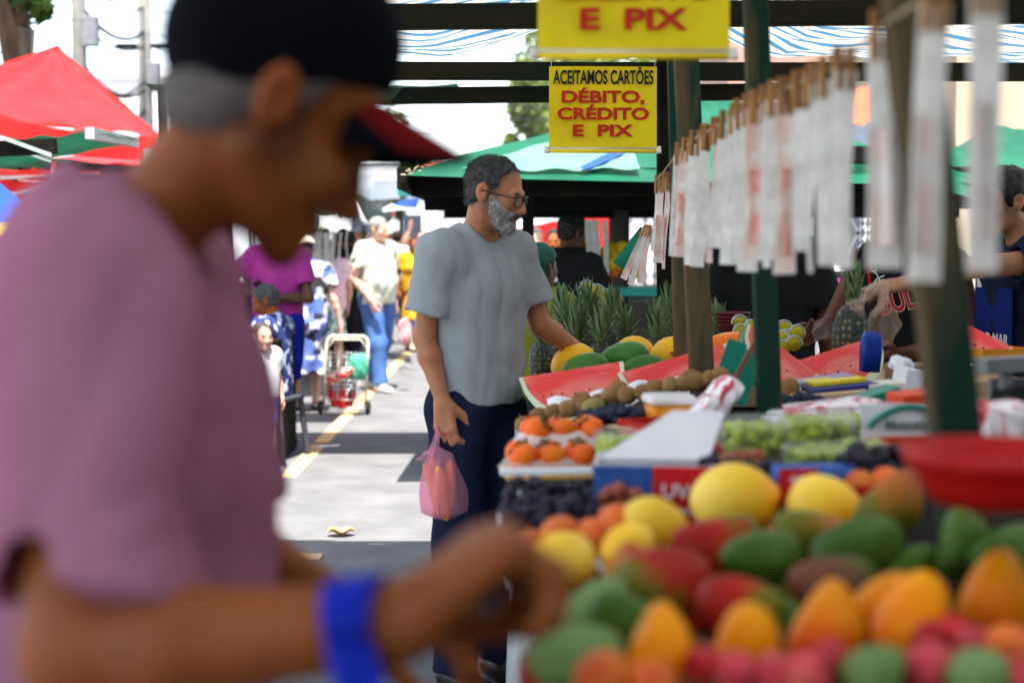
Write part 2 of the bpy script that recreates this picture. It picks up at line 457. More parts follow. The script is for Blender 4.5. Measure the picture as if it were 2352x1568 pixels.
        S.cap(H((-.023, .1, -.072)), H((.023, .1, -.072)), .0028 * hk, k=.004, sub=1)
    # the body
    S = SD()
    torso(S); trap(S)
    S.cap(T((0, -.02, 1.44)), H((0, -.022, -.05)), .056 * hs * min(b, 1.15), .053 * hs, k=.03)
    headp(S)
    for nm in 'rl':
        a = arm[nm]; sg = 1 if nm == 'r' else -1; f = (.9 + .5 * (b - 1) if not female else .82) * a.get('af', 1)
        S.cap(T(np.array(a['s']) * (.8, 1, 1)), a['S'], .058 * hs * f, .056 * hs * f, k=.04)
        S.cap(a['S'], a['E'], .052 * hs * f, .041 * hs * f, k=.03)
        mid = a['E'] + (a['W'] - a['E']) * .3
        S.cap(a['E'], mid, .040 * hs * f, .042 * hs * f, k=.02); S.cap(mid, a['W'], .042 * hs * f, .0275 * hs * f, k=.02)
        S.cap(a['W'], a['W'] + np.array(a['d']) / np.linalg.norm(a['d']) * .02, .0265 * hs * f, .025 * hs * f, k=.015)
        hand(S, a['W'], a['d'], a['pn'], sg if not a.get('flip') else -sg, a['curl'], a.get('hsz', 1) * hs * (1.0 if not female else .92), thumb=a['thumb'], mcp=a.get('mcp', 0), k=.006 if vox < .008 else .004, fat=1.0 if vox < .007 else 1.12)
        kn, an, td = lg[nm]; kn = U(kn); an = U(an); td = np.array((td[0], td[1], 0.)); td /= np.linalg.norm(td)
        S.cap(hip[nm], kn, .086 * hs * b, .057 * hs, k=.04)
        cf = kn + (an - kn) * .3; S.cap(kn, cf, .053 * hs, .055 * hs, k=.02); S.cap(cf, an, .055 * hs, .036 * hs, k=.02)
        S.cap(an + np.array((0, 0, -.04 * hs)), an + td * .15 * hs + np.array((0, 0, -.055 * hs)), .032 * hs, .024 * hs, k=.02)
    def colf(P):
        q = (P - HC) @ HR / hk; c = np.ones((len(P), 3), np.float32)
        def blend(mask, col):
            for i in range(3): c[:, i] = c[:, i] * (1 - mask) + col[i] * mask
        x = np.abs(q[:, 0])
        if hair and not hair.get('long'):
            m_ = np.ones(len(q))
            for c_, r_ in HAIRCUT: m_ = np.minimum(m_, np.clip((np.sqrt((((q - np.array(c_) - (0, hair.get('dy', 0), 0)) / np.array(r_)) ** 2).sum(1)) - .8) / .22, 0, 1))
            blend(m_ * np.clip((q[:, 2] + .07) * 40, 0, 1) * (np.abs(q[:, 2]) < .2) * .7 * (x < .0755), hair.get('tone', (.3, .33, .4)))
        if beard:
            dd = ((q[:, 1] - .005) * .46 + q[:, 2] * .88); blend(np.clip(1 - dd / .02, 0, 1) * (q[:, 1] > -.005) * (q[:, 2] < .03) * (q[:, 2] > -.13) * .55, (.55, .62, .72))
        e = lambda cx, cy_, cz, rx, ry, rzz: np.clip(1.6 - np.sqrt(((x - cx) / rx) ** 2 + ((q[:, 1] - cy_) / ry) ** 2 + ((q[:, 2] - cz) / rzz) ** 2) * 1.6, 0, 1)
        blend(np.clip(e(0, .093, -.0715, .026, .02, .012), 0, 1) * .75, (.82, .5, .48))
        blend(e(.033, .093, .0195, .022, .02, .007), facecol or (.12, .09, .08))
        ev = e(.031, .093, -.003, .0125, .012, .008); blend(np.clip(ev * 1.5, 0, 1), (1.6, 1.7, 1.8))
        blend(np.clip(e(.031, .093, -.003, .0065, .012, .0065) * 2, 0, 1), (.08, .06, .05))
        blend(e(.04, .08, -.03, .03, .03, .024) * .35, (1.05, .8, .76)); blend(e(0, .112, -.036, .016, .02, .014) * .35, (1.05, .78, .74))
        blend(e(.083, -.012, -.004, .02, .03, .04) * .4, (1.05, .76, .72))
        return c
    body = link('person', S.mesh('person', vox, None, colf), skin)
    place(body, loc, (0, 0, rz)); tag(body, label, cat, group)
    # clothes
    cv = max(vox, .0065) if vox < .01 else vox
    if top:
        o = top.get('loose', .012); S = SD()
        sl_ = top.get('sleeve', .55)
        for nm in 'rl':
            a = arm[nm]
            if sl_ <= 0: continue
            e0 = a['S'] + (a['E'] - a['S']) * min(sl_, 1); sr = top.get('sr', .068) * hs
            S.cap(T(np.array(a['s']) * (.75, 1, 1)), a['S'], .054 * hs + o * .7, .052 * hs + o * .7, k=.04)
            dn = (a['E'] - a['S']) / np.linalg.norm(a['E'] - a['S'])
            if sl_ <= 1:
                S.cap(a['S'], e0 + dn * .05, .052 * hs + o * .7, sr * 1.04, k=.03)
                S.cut(e0, dn, .16 * hs)
                S.cap(e0 - dn * .03, e0 + dn * .08, sr - top.get('wall', .010), sr - top.get('wall', .010), k=.004, sub=1)
            else:
                S.cap(a['S'], a['E'], sr, sr * .85, k=.04); q = a['E'] + (a['W'] - a['E']) * .9
                S.cap(a['E'], q, sr * .85, sr * .62, k=.03)
        torso(S, o, top.get('tk', .05)); trap(S, o * .7)
        S.ell(T((0, .006 + belly * .4, 1.11)), np.array((.163 * b, .118 * b + belly * .5, .25)) * hs + o * .9, Ln, k=.04)
        if top.get('hem', .93) < .86: S.ell(T((0, 0, .86)), np.array((.17 * b, .125 * b, .14)) * hs + o, Ln, k=.05)
        if sl_ <= 0:
            for nm in 'rl': S.ell(T(np.array(arm[nm]['s']) * (1.15, 1, 1)), np.array((.05, .075, .1)) * hs, Ln, k=.01, sub=1)
        S.ell(T((0, .045, 1.515)), np.array((top.get('neck', .074), .085, .05)) * hs, Ln, k=.008, sub=1)
        S.cap(T((0, -.03, 1.46)), T((0, -.02, 1.6)), .057 * hs, k=.006, sub=1)
        hz = top.get('hem', .93)
        hem = T((0, 0, hz)) if not top.get('flathem') else (np.array((0, 0, hz)) + dz) * hs
        S.cut(hem, Ln @ np.array((0, 0, -1.0)), 9)
        ob = link('shirt', S.mesh('shirt', cv, wrinkle(top.get('wr', .0035) * hs, top.get('wf', 13) * .55, seed, 1, 1, .7, True)), top['mat'], body)
        if top.get('rib'):
            q_ = [T((math.sin(a) * .07, -.03 + .085 * (1 - math.cos(a)) / 2 + .0 * a, 1.503 - .052 * ((1 - math.cos(a)) / 2) ** 1.3)) for a in [2 * math.pi * k / 28 for k in range(28)]]
            MB().tube(q_, .0095 * hs, 8, True).build('neck_rib', top['mat'], body)
        if top.get('collar'):
            S = SD(); S.cap(T((-.05, -.035, 1.49)), T((.05, -.035, 1.49)), .02 * hs, k=.01)
            for q in (-1, 1): S.cap(T((q * .055, -.03, 1.49)), T((q * .045, .06, 1.455)), .018 * hs, .016 * hs, k=.01); S.cap(T((q * .045, .06, 1.455)), T((q * .05, .095, 1.41)), .016 * hs, .01 * hs, k=.01)
            link('collar', S.mesh('collar', cv), top['collar'], body)
    if bottom:
        kd = bottom.get('kind', 'trousers'); o = bottom.get('loose', .012); S = SD()
        S.ell(T((0, 0, .955)), np.array((.165 * b, .118 * b, .115)) * hs + o * .7, Ln, k=.05)
        for nm in 'rl':
            kn, an, td = lg[nm]; kn = U(kn); an = U(an)
            if kd == 'skirt': continue
            S.cap(hip[nm], kn, .09 * hs * b + o, .066 * hs + o, k=.04)
            if kd == 'trousers': S.cap(kn, an + (an - kn) * .06, .066 * hs + o, .054 * hs + o, k=.03)
        if kd == 'skirt':
            hz = bottom.get('hem', .5); S.cap(U((0, 0, .95 - drop)), U((0, .01, hz)), .13 * hs + o, .19 * hs + o, k=.05); S.cut(U((0, 0, hz)), (0, 0, -1))
        elif kd == 'shorts':
            for nm in 'rl':
                kn = U(lg[nm][0]); e0 = hip[nm] + (kn - hip[nm]) * bottom.get('len', .8); S.cut(e0, kn - hip[nm], .3)
        else:
            for nm in 'rl': an = U(lg[nm][1]); kn = U(lg[nm][0]); S.cut(an + (an - kn) * .03, an - kn, .2)
        if not bottom.get('nowaist'): S.cut(T((0, 0, 1.03)), Ln @ np.array((0, 0, 1.)), 9)
        ob = link({'trousers': 'trousers', 'shorts': 'shorts', 'skirt': 'skirt'}[kd], S.mesh(kd, cv, wrinkle(bottom.get('wr', .004) * hs, 17, seed + 5, 1, 1, .7)), bottom['mat'], body)
    if shoes:
        for nm in 'rl':
            kn, an, td = lg[nm]; an = U(an); td = np.array((td[0], td[1], 0.)); td /= np.linalg.norm(td); z0 = an[2] - .085 * hs
            S = SD(); g = np.array((an[0], an[1], 0.)); up = np.array((0, 0, 1.))
            S.cap(g - td * .035 * hs + up * (z0 + .045 * hs), g + td * .04 * hs + up * (z0 + .05 * hs), .042 * hs, .045 * hs, k=.03)
            S.cap(g + td * .03 * hs + up * (z0 + .04 * hs), g + td * .165 * hs + up * (z0 + .03 * hs), .044 * hs, .036 * hs, k=.03)
            S.cut((0, 0, z0), (0, 0, -1))
            link('shoe', S.mesh('shoe', max(.007, vox)), shoes, body)
    if hair:
        t = hair.get('t', .007) * hk; S = SD()
        S.ell(H((0, -.014, .038)), np.array((.0755, .096, .082)) * hk + t, HR, k=.01)
        if hair.get('bun'): S.ell(H((0, -.115, .05)), np.array((.04, .035, .04)) * hk, HR, k=.02)
        if hair.get('long'): S.cap(H((0, -.06, .0)), H((0, -.075, -.16)), .07 * hk, .06 * hk, k=.03)
        if hair.get('long'): S.cut(H((0, .045, .05)), HR @ np.array((0, .8, -.6)), .3)
        else:
            S.ell(H((0, -.045, -.025)), np.array((.056, .05, .05)) * hk + t * .5, HR, k=.02)
            for c_, r_ in HAIRCUT: S.ell(H(np.array(c_) + (0, hair.get('dy', 0), 0)), np.array(r_) * hk, HR, k=.010, sub=1)
            S.cut(H((0, -.07, hair.get('nape', -.062))), HR @ np.array((0, -.25, -1.)), .3)
        for q in (-1, 1): S.ell(H((q * .085, -.012, -.008)), np.array((.016, .024, .034)) * hk, HR, k=.004, sub=1)
        ob = link('hair', S.mesh('hair', min(cv, .007), wrinkle(hair.get('amp', .0022), 90, seed + 2, 1, 1, 1)), hair['mat'], body)
        if hair.get('hairs'): strands(ob, hair['hairs'], hair.get('hl', .012), HR @ np.array(hair.get('lean', (0, -.45, -.15))), .0006, seed)
    if beard:
        S = SD(); headp(S, .0035 * hk, False)
        S.cap(H((-.03, .085, -.052)), H((.03, .085, -.052)), .011 * hk, k=.01)
        S.cut(H((0, .005, .0)), HR @ np.array((0, .46, .88)), .3); S.cut(H((0, .006, 0)), HR @ np.array((0, -1, -.25)), .3)
        S.ell(H((0, .102, -.071)), np.array((.024, .022, .0085)) * hk, HR, k=.004, sub=1)
        ob = link('beard', S.mesh('beard', min(cv, .005), wrinkle(.0012, 140, seed + 3, 1, 1, 1)), beard, body); strands(ob, 6000, .005, HR @ np.array((0, .1, -.8)), .0005, seed)
    body['_H'] = 0
    del body['_H']
    return body, H, HR, hk, T, U, arm
# ------------------------------------------------------------------ setting: road, kerb, paint
m_road = mat('asphalt', (.14, .14, .143), (.092, .092, .095), 3, .9, .5, 260, bdist=.004, lo=.3, hi=.7, detail=12)
b = MB(); b.poly([(-90, -40, 0), (90, -40, 0), (90, 260, 0), (-90, 260, 0)])
tag(b.build('road', m_road), kind='structure')
m_line = mat('worn_yellow_paint', (.62, .36, .13), (.42, .33, .24), 14, .85, .4, 200, lo=.4, hi=.55, detail=10)
b = MB()
for y0, y1 in ((8.9, 10.4), (10.5, 15.5), (15.6, 24), (24.2, 40)):
    b.box((-1.42, (y0 + y1) / 2, .004), (.11, y1 - y0, .003))
b.box((-1.9, 6.62, .004), (2.0, .14, .003))
tag(b.build('road_marking', m_line), kind='structure')
m_pave = mat('pavement_concrete', (.42, .41, .39), (.3, .3, .29), 2, .9, .4, 120)
b = MB(); b.box((6.9, 20, .06), (4, 70, .12), bev=.01); b.box((-7.6, 20, .06), (3.5, 70, .12), bev=.01)
tag(b.build('pavement', m_pave), kind='structure')
m_leaf = mat('dry_leaf', (.62, .36, .14), (.4, .2, .07), 20, .7, .3, 60)
p = at(783, 1230, 7.12)
def lf(u, v):
    x = (u - .5) * .15; w_ = .05 * math.sin(math.pi * min(1, max(0, u))) ** .7
    y = (v - .5) * 2 * w_
    return Vector((x, y, .012 + abs(y) * .55 + .012 * math.sin(u * 9)))
o = MB().grid(lf, 14, 6).build('dry_leaf', m_leaf); place(o, (p.x, p.y, 0.002), (0, 0, .2))
tag(o, 'curled dry brown leaf lying on the sunlit road', 'leaf')
b = MB(); b.poly([(0, 0, 0), (.16, .02, .004), (.17, .09, .008), (.02, .08, .003)], .001, (0, 0, 1))
p = at(725, 1032, 10.25); o = b.build('paper_scrap', mat('white_paper', (.8, .8, .8), rough=.7)); place(o, (p.x, p.y, .004)); tag(o, 'white scrap of paper on the shaded strip of road', 'litter')

# ------------------------------------------------------------------ our stall: worn green timber frame under a striped tarpaulin
m_wood = None
def woodmat(name, g, br, lo=.42, hi=.58):
    return mat(name, g, br, 7, .85, .5, 45, spec=.15, stretch=(1, 1, .18), lo=lo, hi=hi, detail=8)
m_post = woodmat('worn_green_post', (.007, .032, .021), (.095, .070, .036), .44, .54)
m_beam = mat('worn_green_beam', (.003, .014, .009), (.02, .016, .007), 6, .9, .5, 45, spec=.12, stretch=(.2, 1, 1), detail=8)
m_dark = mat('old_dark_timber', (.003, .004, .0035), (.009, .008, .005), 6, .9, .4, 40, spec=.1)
stall = empty('market_stall', (0.6, 3.0, 0), label='worn green timber fruit stall roofed with a blue and white striped tarpaulin', cat='market stall')
def child(o, par):
    bpy.context.view_layer.update()
    o.parent = par; o.matrix_parent_inverse = par.matrix_world.inverted(); return o
def stall_post(u0, v0, u1, v1, d, w, dep, m=None, ztop=2.32, zbot=0.0):
    a = at(u0, v0, d); c = at(u1, v1, d); dr = (a - c) / (a.z - c.z)
    o = MB().bar(c + dr * (zbot - c.z), c + dr * (ztop - c.z), w, dep, up=(0, 1, 0), bev=.006).build('post', m or m_post, None)
    return child(o, stall)
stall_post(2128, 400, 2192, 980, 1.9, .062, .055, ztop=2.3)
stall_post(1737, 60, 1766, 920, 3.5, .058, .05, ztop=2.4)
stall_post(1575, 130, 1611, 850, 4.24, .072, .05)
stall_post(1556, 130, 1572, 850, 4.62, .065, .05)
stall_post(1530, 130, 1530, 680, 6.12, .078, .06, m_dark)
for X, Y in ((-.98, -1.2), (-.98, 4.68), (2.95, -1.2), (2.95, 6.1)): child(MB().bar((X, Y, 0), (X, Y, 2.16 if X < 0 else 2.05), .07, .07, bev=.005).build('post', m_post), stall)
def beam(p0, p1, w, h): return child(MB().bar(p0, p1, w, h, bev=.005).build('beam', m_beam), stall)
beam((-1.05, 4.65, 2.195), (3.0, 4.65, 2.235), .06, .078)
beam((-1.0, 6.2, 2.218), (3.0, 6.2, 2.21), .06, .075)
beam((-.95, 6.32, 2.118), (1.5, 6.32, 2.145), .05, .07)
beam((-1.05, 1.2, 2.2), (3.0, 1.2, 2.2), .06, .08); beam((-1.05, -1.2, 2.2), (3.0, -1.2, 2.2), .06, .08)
# striped tarpaulin
m_str, t, p_, o_ = _nodes('striped_tarpaulin')
tc = N(t, 'TexCoord'); mp = N(t, 'Mapping'); mp.inputs['Rotation'].default_value = (0, 0, R(84))
t.links.new(tc.outputs['Object'], mp.inputs[0])
wv = N(t, 'TexWave'); wv.inputs['Scale'].default_value = 3.2; wv.inputs['Distortion'].default_value = .8; wv.inputs['Detail'].default_value = 2; wv.inputs['Detail Scale'].default_value = 1.2
t.links.new(mp.outputs[0], wv.inputs[0])
rr = ramp(t, wv.outputs[0], [(.0, (.06, .20, .36)), (.30, (.09, .24, .38)), (.36, (.62, .58, .50)), (.8, (.74, .69, .60)), (1, (.5, .48, .44))])
t.links.new(rr.outputs[0], p_.inputs['Base Color']); p_.inputs['Roughness'].default_value = .5
tr = N(t, 'BsdfTranslucent'); t.links.new(rr.outputs[0], tr.inputs[0]); mx = N(t, 'MixShader'); mx.inputs[0].default_value = .27
t.links.new(p_.outputs[0], mx.inputs[1]); t.links.new(tr.outputs[0], mx.inputs[2]); t.links.new(mx.outputs[0], o_.inputs[0])
bump(t, p_, 6, .4, .04)
def roof(u, v):
    X = -1.08 + u * 4.15; Y = -5.6 + v * 11.95  # stretch behind the camera is added to keep low sky light out
    if X < -.33: z = 2.262 + .02 * (X + .33)
    elif X < .61: z = 2.262 + (X + .33) * .225
    else: z = max(2.275 + (X - 1.5) * -.0, 2.474 - .36 * (X - .61)) if X < 1.5 else 2.262 - .02 * (X - 1.5)
    sag = .035 * math.sin(Y * 4.2 + X * 1.3) + .02 * math.sin(X * 9 + Y * 3) + .012 * math.sin(Y * 17 + X * 5)
    z += abs(sag) * .9 + .006
    Y += .10 * math.sin(X * 3.1) * v + .03 * math.sin(X * 13) * v
    return Vector((X, Y, z))
o = MB().grid(roof, 70, 160).build('canopy', m_str); child(o, stall)
# unseen side cloth and extra bays behind the camera, added to block light
child(MB().grid(lambda u, v: Vector((2.98 + .03 * math.sin(u * 60), -5.4 + u * 10.2, 2.06 - v * 1.9)), 90, 8).build('side_light_blocker', mat('light_blocker_cloth', (.02, .035, .06), (.014, .025, .045), 4, .9)), stall)
for Y in (-3.4, -5.4): beam((-1.05, Y, 2.2), (3.0, Y, 2.2), .06, .08)
for X, Y in ((-.98, -5.4), (2.93, -5.4), (-.98, -3.4)): child(MB().bar((X, Y, 0), (X, Y, 2.16 if X < 0 else 2.05), .07, .07, bev=.005).build('post', m_post), stall)
child(MB().grid(lambda u, v: Vector((-2.6 + u * 5.6, -5.55 + .04 * math.sin(u * 70), 2.2 - v * 2.1)), 90, 8).build('end_light_blocker', MATS['light_blocker_cloth']), stall)  # unseen dark sheet added behind the camera to cut light from there
# counter
m_top = mat('counter_gap_shade', (.014, .016, .015), (.008, .008, .008), 5, .95, .4, 40, spec=.1)  # near-black colour stands in for deep shade in the gaps between fruit
m_skirt = mat('grey_skirt_cloth', (.35, .37, .36), (.22, .24, .24), 8, .8, .6, 40)
child(MB().box((.95, 3.35, .88), (1.85, 4.9, .05), bev=.006).build('counter_top', m_top), stall)
def skirt(u, v):
    y = .9 + u * 4.9; return Vector((.02 - .012 * math.sin(y * 31) - .03 * v, y, .915 - v * .86))
child(MB().grid(skirt, 120, 6).build('counter_skirt', m_skirt), stall)
# ------------------------------------------------------------------ the two men in front
sk_tan = skinmat('skin_tan', (.40, .165, .08)); sk_brown = skinmat('skin_brown', (.235, .062, .010), .55, .25); sk_dark = skinmat('skin_dark', (.12, .05, .028)); sk_fair = skinmat('skin_fair', (.58, .32, .22))
def cloth(name, c, c2=None, **k): return mat(name, c, c2, k.pop('scale', 9), .9, .35, 420, spec=.06, bdist=.002, **k)
m_greytee = cloth('grey_marl', (.285, .315, .33), (.26, .29, .305), scale=160, lo=.35, hi=.65)
m_mauve = cloth('mauve_cotton', (.34, .135, .205), (.29, .11, .17))
m_navy = cloth('navy_denim', (.012, .018, .045), (.008, .012, .03)); m_black = cloth('black_cloth', (.012, .012, .013))
m_jean = cloth('blue_denim', (.07, .15, .36), (.045, .10, .25), scale=5); m_darkshoe = mat('dark_leather', (.02, .018, .016), rough=.4)
m_greyhair = mat('grey_hair', (.075, .075, .075), (.03, .03, .03), 60, .6, .8, 300, bdist=.004); m_whitebeard = mat('white_beard', (.42, .40, .38), (.17, .16, .15), 70, .8, .9, 320, lo=.38, hi=.62, bdist=.004)
m_darkhair = mat('dark_hair', (.018, .014, .012), (.01, .008, .007), 80, .5, .8, 200, bdist=.004); m_silverhair = mat('silver_hair', (.32, .31, .31), (.16, .155, .15), 90, .6, .8, 200, bdist=.004)

man, H, HR, hk, T, U, arm = person('man in a grey T-shirt with glasses and a white beard, carrying a pink bag', (-.115, 4.67, 0), R(225), h=1.765, build=.92, belly=-.012, headscale=.955, lean=R(2),
    headrot=(R(24), R(13), R(-2)), headoff=(-.004, .022, -.008), skin=sk_tan, vox=.005, seed=3,
    r=dict(s=(.172, -.01, 1.43), e=(.203, -.03, 1.165), w=(.188, .04, .965), d=(-.02, .12, -1), pn=(-.85, -.2, -.15), curl=.75, thumb=.7),
    l=dict(s=(-.172, -.01, 1.43), e=(-.245, .05, 1.19), w=(-.39, .10, 1.095), d=(-.8, .3, -.5), pn=(.2, -.3, -.9), curl=.4),
    top=dict(mat=m_greytee, loose=.016, sleeve=.70, sr=.072, hem=.955, flathem=True, wr=.0034, wf=30, neck=.072, tk=.035, rib=1, wall=.016), bottom=dict(mat=m_navy, loose=.018), shoes=m_darkshoe,
    hair=dict(mat=m_greyhair, t=.0022, amp=.002, hairs=11000, hl=.008, lean=(0, -.9, .1)), beard=m_whitebeard, facecol=(.2, .17, .15))
# moustache and glasses are worn
S = SD()
for q in (-1, 1): S.cap(H((q * .004, .1, -.056)), H((q * .028, .088, -.068)), .006 * hk, .004 * hk, k=.006)
link('moustache', S.mesh('moustache', .003), m_greyhair, man)
m_frame = mat('navy_acetate', (.01, .014, .03), rough=.25); m_lens = clear('lens', alpha=.12, rough=.03)
b = MB()
for q in (-1, 1):
    rim = []
    for k in range(20):
        a = 2 * math.pi * k / 20; cx_ = math.copysign(abs(math.cos(a)) ** .55, math.cos(a)); sz_ = math.copysign(abs(math.sin(a)) ** .55, math.sin(a))
        rim.append(H((q * .033 + cx_ * .026, .108 - abs(q * .033 + cx_ * .026) * .16, -.004 + sz_ * .0175)))
    b.tube(rim, .0024, 6, True)
    b.tube([H((q * .06, .1, .002)), H((q * .075, .085, .004)), H((q * .081, .03, .002)), H((q * .081, -.01, .004)), H((q * .079, -.03, -.01))], .0026, 6)
b.tube([H((-.009, .108, .002)), H((0, .112, .005)), H((.009, .108, .002))], .0024, 6)
g = b.build('glasses', m_frame, man)
b = MB()
for q in (-1, 1): b.poly([H((q * .033 + math.cos(a) * .025, .108 - abs(q * .033 + math.cos(a) * .025) * .16, -.004 + math.sin(a) * .0165)) for a in [2 * math.pi * k / 16 for k in range(16)]])
b.build('lens', m_lens, g)
man_hand = Matrix.Translation(man.location) @ Matrix.Rotation(man.rotation_euler.z, 4, 'Z') @ Vector(arm['r']['W'])

front, H, HR, hk, T, U, arm = person('man in a mauve T-shirt and black cap bending over the fruit', (-.400, 1.43, 0), R(-90), h=1.74, build=.90, belly=.0, lean=R(2),
    headrot=(R(22), R(33), 0), headoff=(0, .106, -.014), headscale=1.09, skin=sk_brown, vox=.006, seed=11,
    r=dict(s=(.205, .03, 1.425), e=(.32, .055, 1.155), w=(.35, .313, 1.184), d=(-.5, .72, .48), pn=(-.1, .5, -.86), curl=1.05, mcp=.75, thumb=1.0, af=1.26, hsz=1.24),
    l=dict(e=(-.27, .02, 1.15), w=(-.2, .22, 1.05), d=(.1, 1, -.2), pn=(0, -.2, -1), curl=.6),
    top=dict(mat=m_mauve, loose=.020, sleeve=.86, sr=.084, hem=.9, wr=.010, wf=8, neck=.08, tk=.025, wall=.026), bottom=dict(mat=m_navy, loose=.02), shoes=m_darkshoe,
    hair=dict(mat=mat('cropped_grey_hair', (.17, .15, .14), (.09, .075, .065), 150, .8, .6, 300, bdist=.003), t=.0025, dy=-.012, nape=-.068, amp=.0012, hairs=5000, hl=.006))
m_cap = cloth('black_cap_cotton', (.003, .0035, .006)); m_capred = cloth('red_cap_lining', (.14, .002, .004))
_H0, _R0 = H, HR; _ct = rot3(rx=R(17))
def H(p): return _H0(_ct @ np.array(p, float) + np.array((0, -.004, .006)))
HR = _R0 @ _ct
cap_ = SD(); cap_.ell(H((0, -.008, .045)), np.array((.0835, .108, .094)) * hk, HR, k=.01); cap_.ell(H((0, .02, .075)), np.array((.074, .08, .072)) * hk, HR, k=.03)
cap_.cut(H((0, -.01, .010)), HR @ np.array((0, .3, -1.)), .4)
capo = link('cap', cap_.mesh('cap', .005), m_cap, front)
def brimf(off):
    def f(u, v):
        a = (u - .5) * 2; x = a * .080; y0 = .050 + .036 * (1 - a * a); y = y0 + v * (.112 * (1 - abs(a) ** 2.6) ** .5 if abs(a) < 1 else 0)
        return Vector(H((x, y, .036 - off - .22 * a * a * .09 - v * .022 - a * a * .016)))
    return f
br = MB()
for u0, u1, mi in ((0, .55, 0), (.55, .94, 1), (.94, 1, 0)):
    br.mi = mi; br.grid(lambda u, v, u0=u0, u1=u1: brimf(0)(u0 + (u1 - u0) * u, v), 10, 8)
bmesh.ops.remove_doubles(br.bm, verts=br.bm.verts[:], dist=.0004)
br = br.build('brim', [m_cap, m_capred], capo)
bu = MB().grid(brimf(.005), 20, 8).build('brim_lining', m_cap, capo)
b = MB(); ef = brimf(-.001); b.tube([ef(k / 24, 1) for k in range(25)], .004, 6); b.build('brim_edge', m_cap, capo)
b = MB(); b.sphere(H((0, .088, .098)), (.014, .012, .018), 2); b.build('cap_badge', mat('red_badge', (.6, .03, .015)), capo)
# blue ribbon tied round the wrist, its tail hanging
m_rib = cloth('blue_ribbon', (.012, .03, .42), (.008, .02, .3))
W = Vector(arm['r']['W']); E = Vector(arm['r']['E']); ax_ = (W - E).normalized(); c_ = W - ax_ * .03
sx_ = ax_.cross(Vector((0, 0, 1))).normalized(); up_ = sx_.cross(ax_)
def wb(u, v):
    a = u * 2 * math.pi; rad = .041 + .004 * math.sin(3 * a)
    return c_ + ax_ * (v - .5) * (.034 + .008 * math.sin(a)) + (sx_ * math.cos(a) + up_ * math.sin(a)) * rad
rib = MB().grid(wb, 28, 4).build('ribbon', m_rib, front); solidify(rib, .002)
def tail(u, v):
    return c_ + sx_ * .041 + ax_ * ((v - .5) * .035 * (1 + .2 * u) + .012 * u + .01 * math.sin(u * 5)) + Vector((0, 0, -1)) * (u * .13) + sx_ * (.015 * math.sin(u * 4) + .006 * math.sin(v * 6 + u * 5))
rt = MB().grid(tail, 16, 4).build('ribbon_tail', m_rib, rib); solidify(rt, .002)
# ------------------------------------------------------------------ fruit shapes
def blob(name, rx, ry, rz, taper=0, bend=0, lump=0, sub=4, seed=0, dimple=0, crease=0, flat=0):
    """egg-like fruit along X; taper narrows +X end, bend curves it in Z, crease a groove along one side, dimple a hollow at -X"""
    bm = bmesh.new(); bmesh.ops.create_icosphere(bm, subdivisions=sub, radius=1)
    rs = random.Random(seed); ph = [rs.uniform(0, 6) for _ in range(6)]
    for v in bm.verts:
        x, y, z = v.co
        f = 1 - taper * x * .5
        n = 1 + lump * (math.sin(x * 2.3 + ph[0]) * math.sin(y * 2.7 + ph[1]) + .7 * math.sin(z * 3.1 + ph[2] + x * 2))
        if crease: n *= 1 - crease * math.exp(-(math.atan2(y, z) / .22) ** 2) * (1 - x * x)
        if flat: n *= 1 - flat * math.exp(-((y + .8) ** 2 + z * z) / .5)
        dd = dimple * math.exp(-(y * y + z * z) / .07)
        v.co = Vector(((x * n * (1 - dd) if x < 0 else x * n) * rx, y * f * n * ry, z * f * n * rz + bend * (x * x - .3) * rx))
    for f in bm.faces: f.smooth = True
    me = bpy.data.meshes.new(name); bm.to_mesh(me); bm.free(); return me
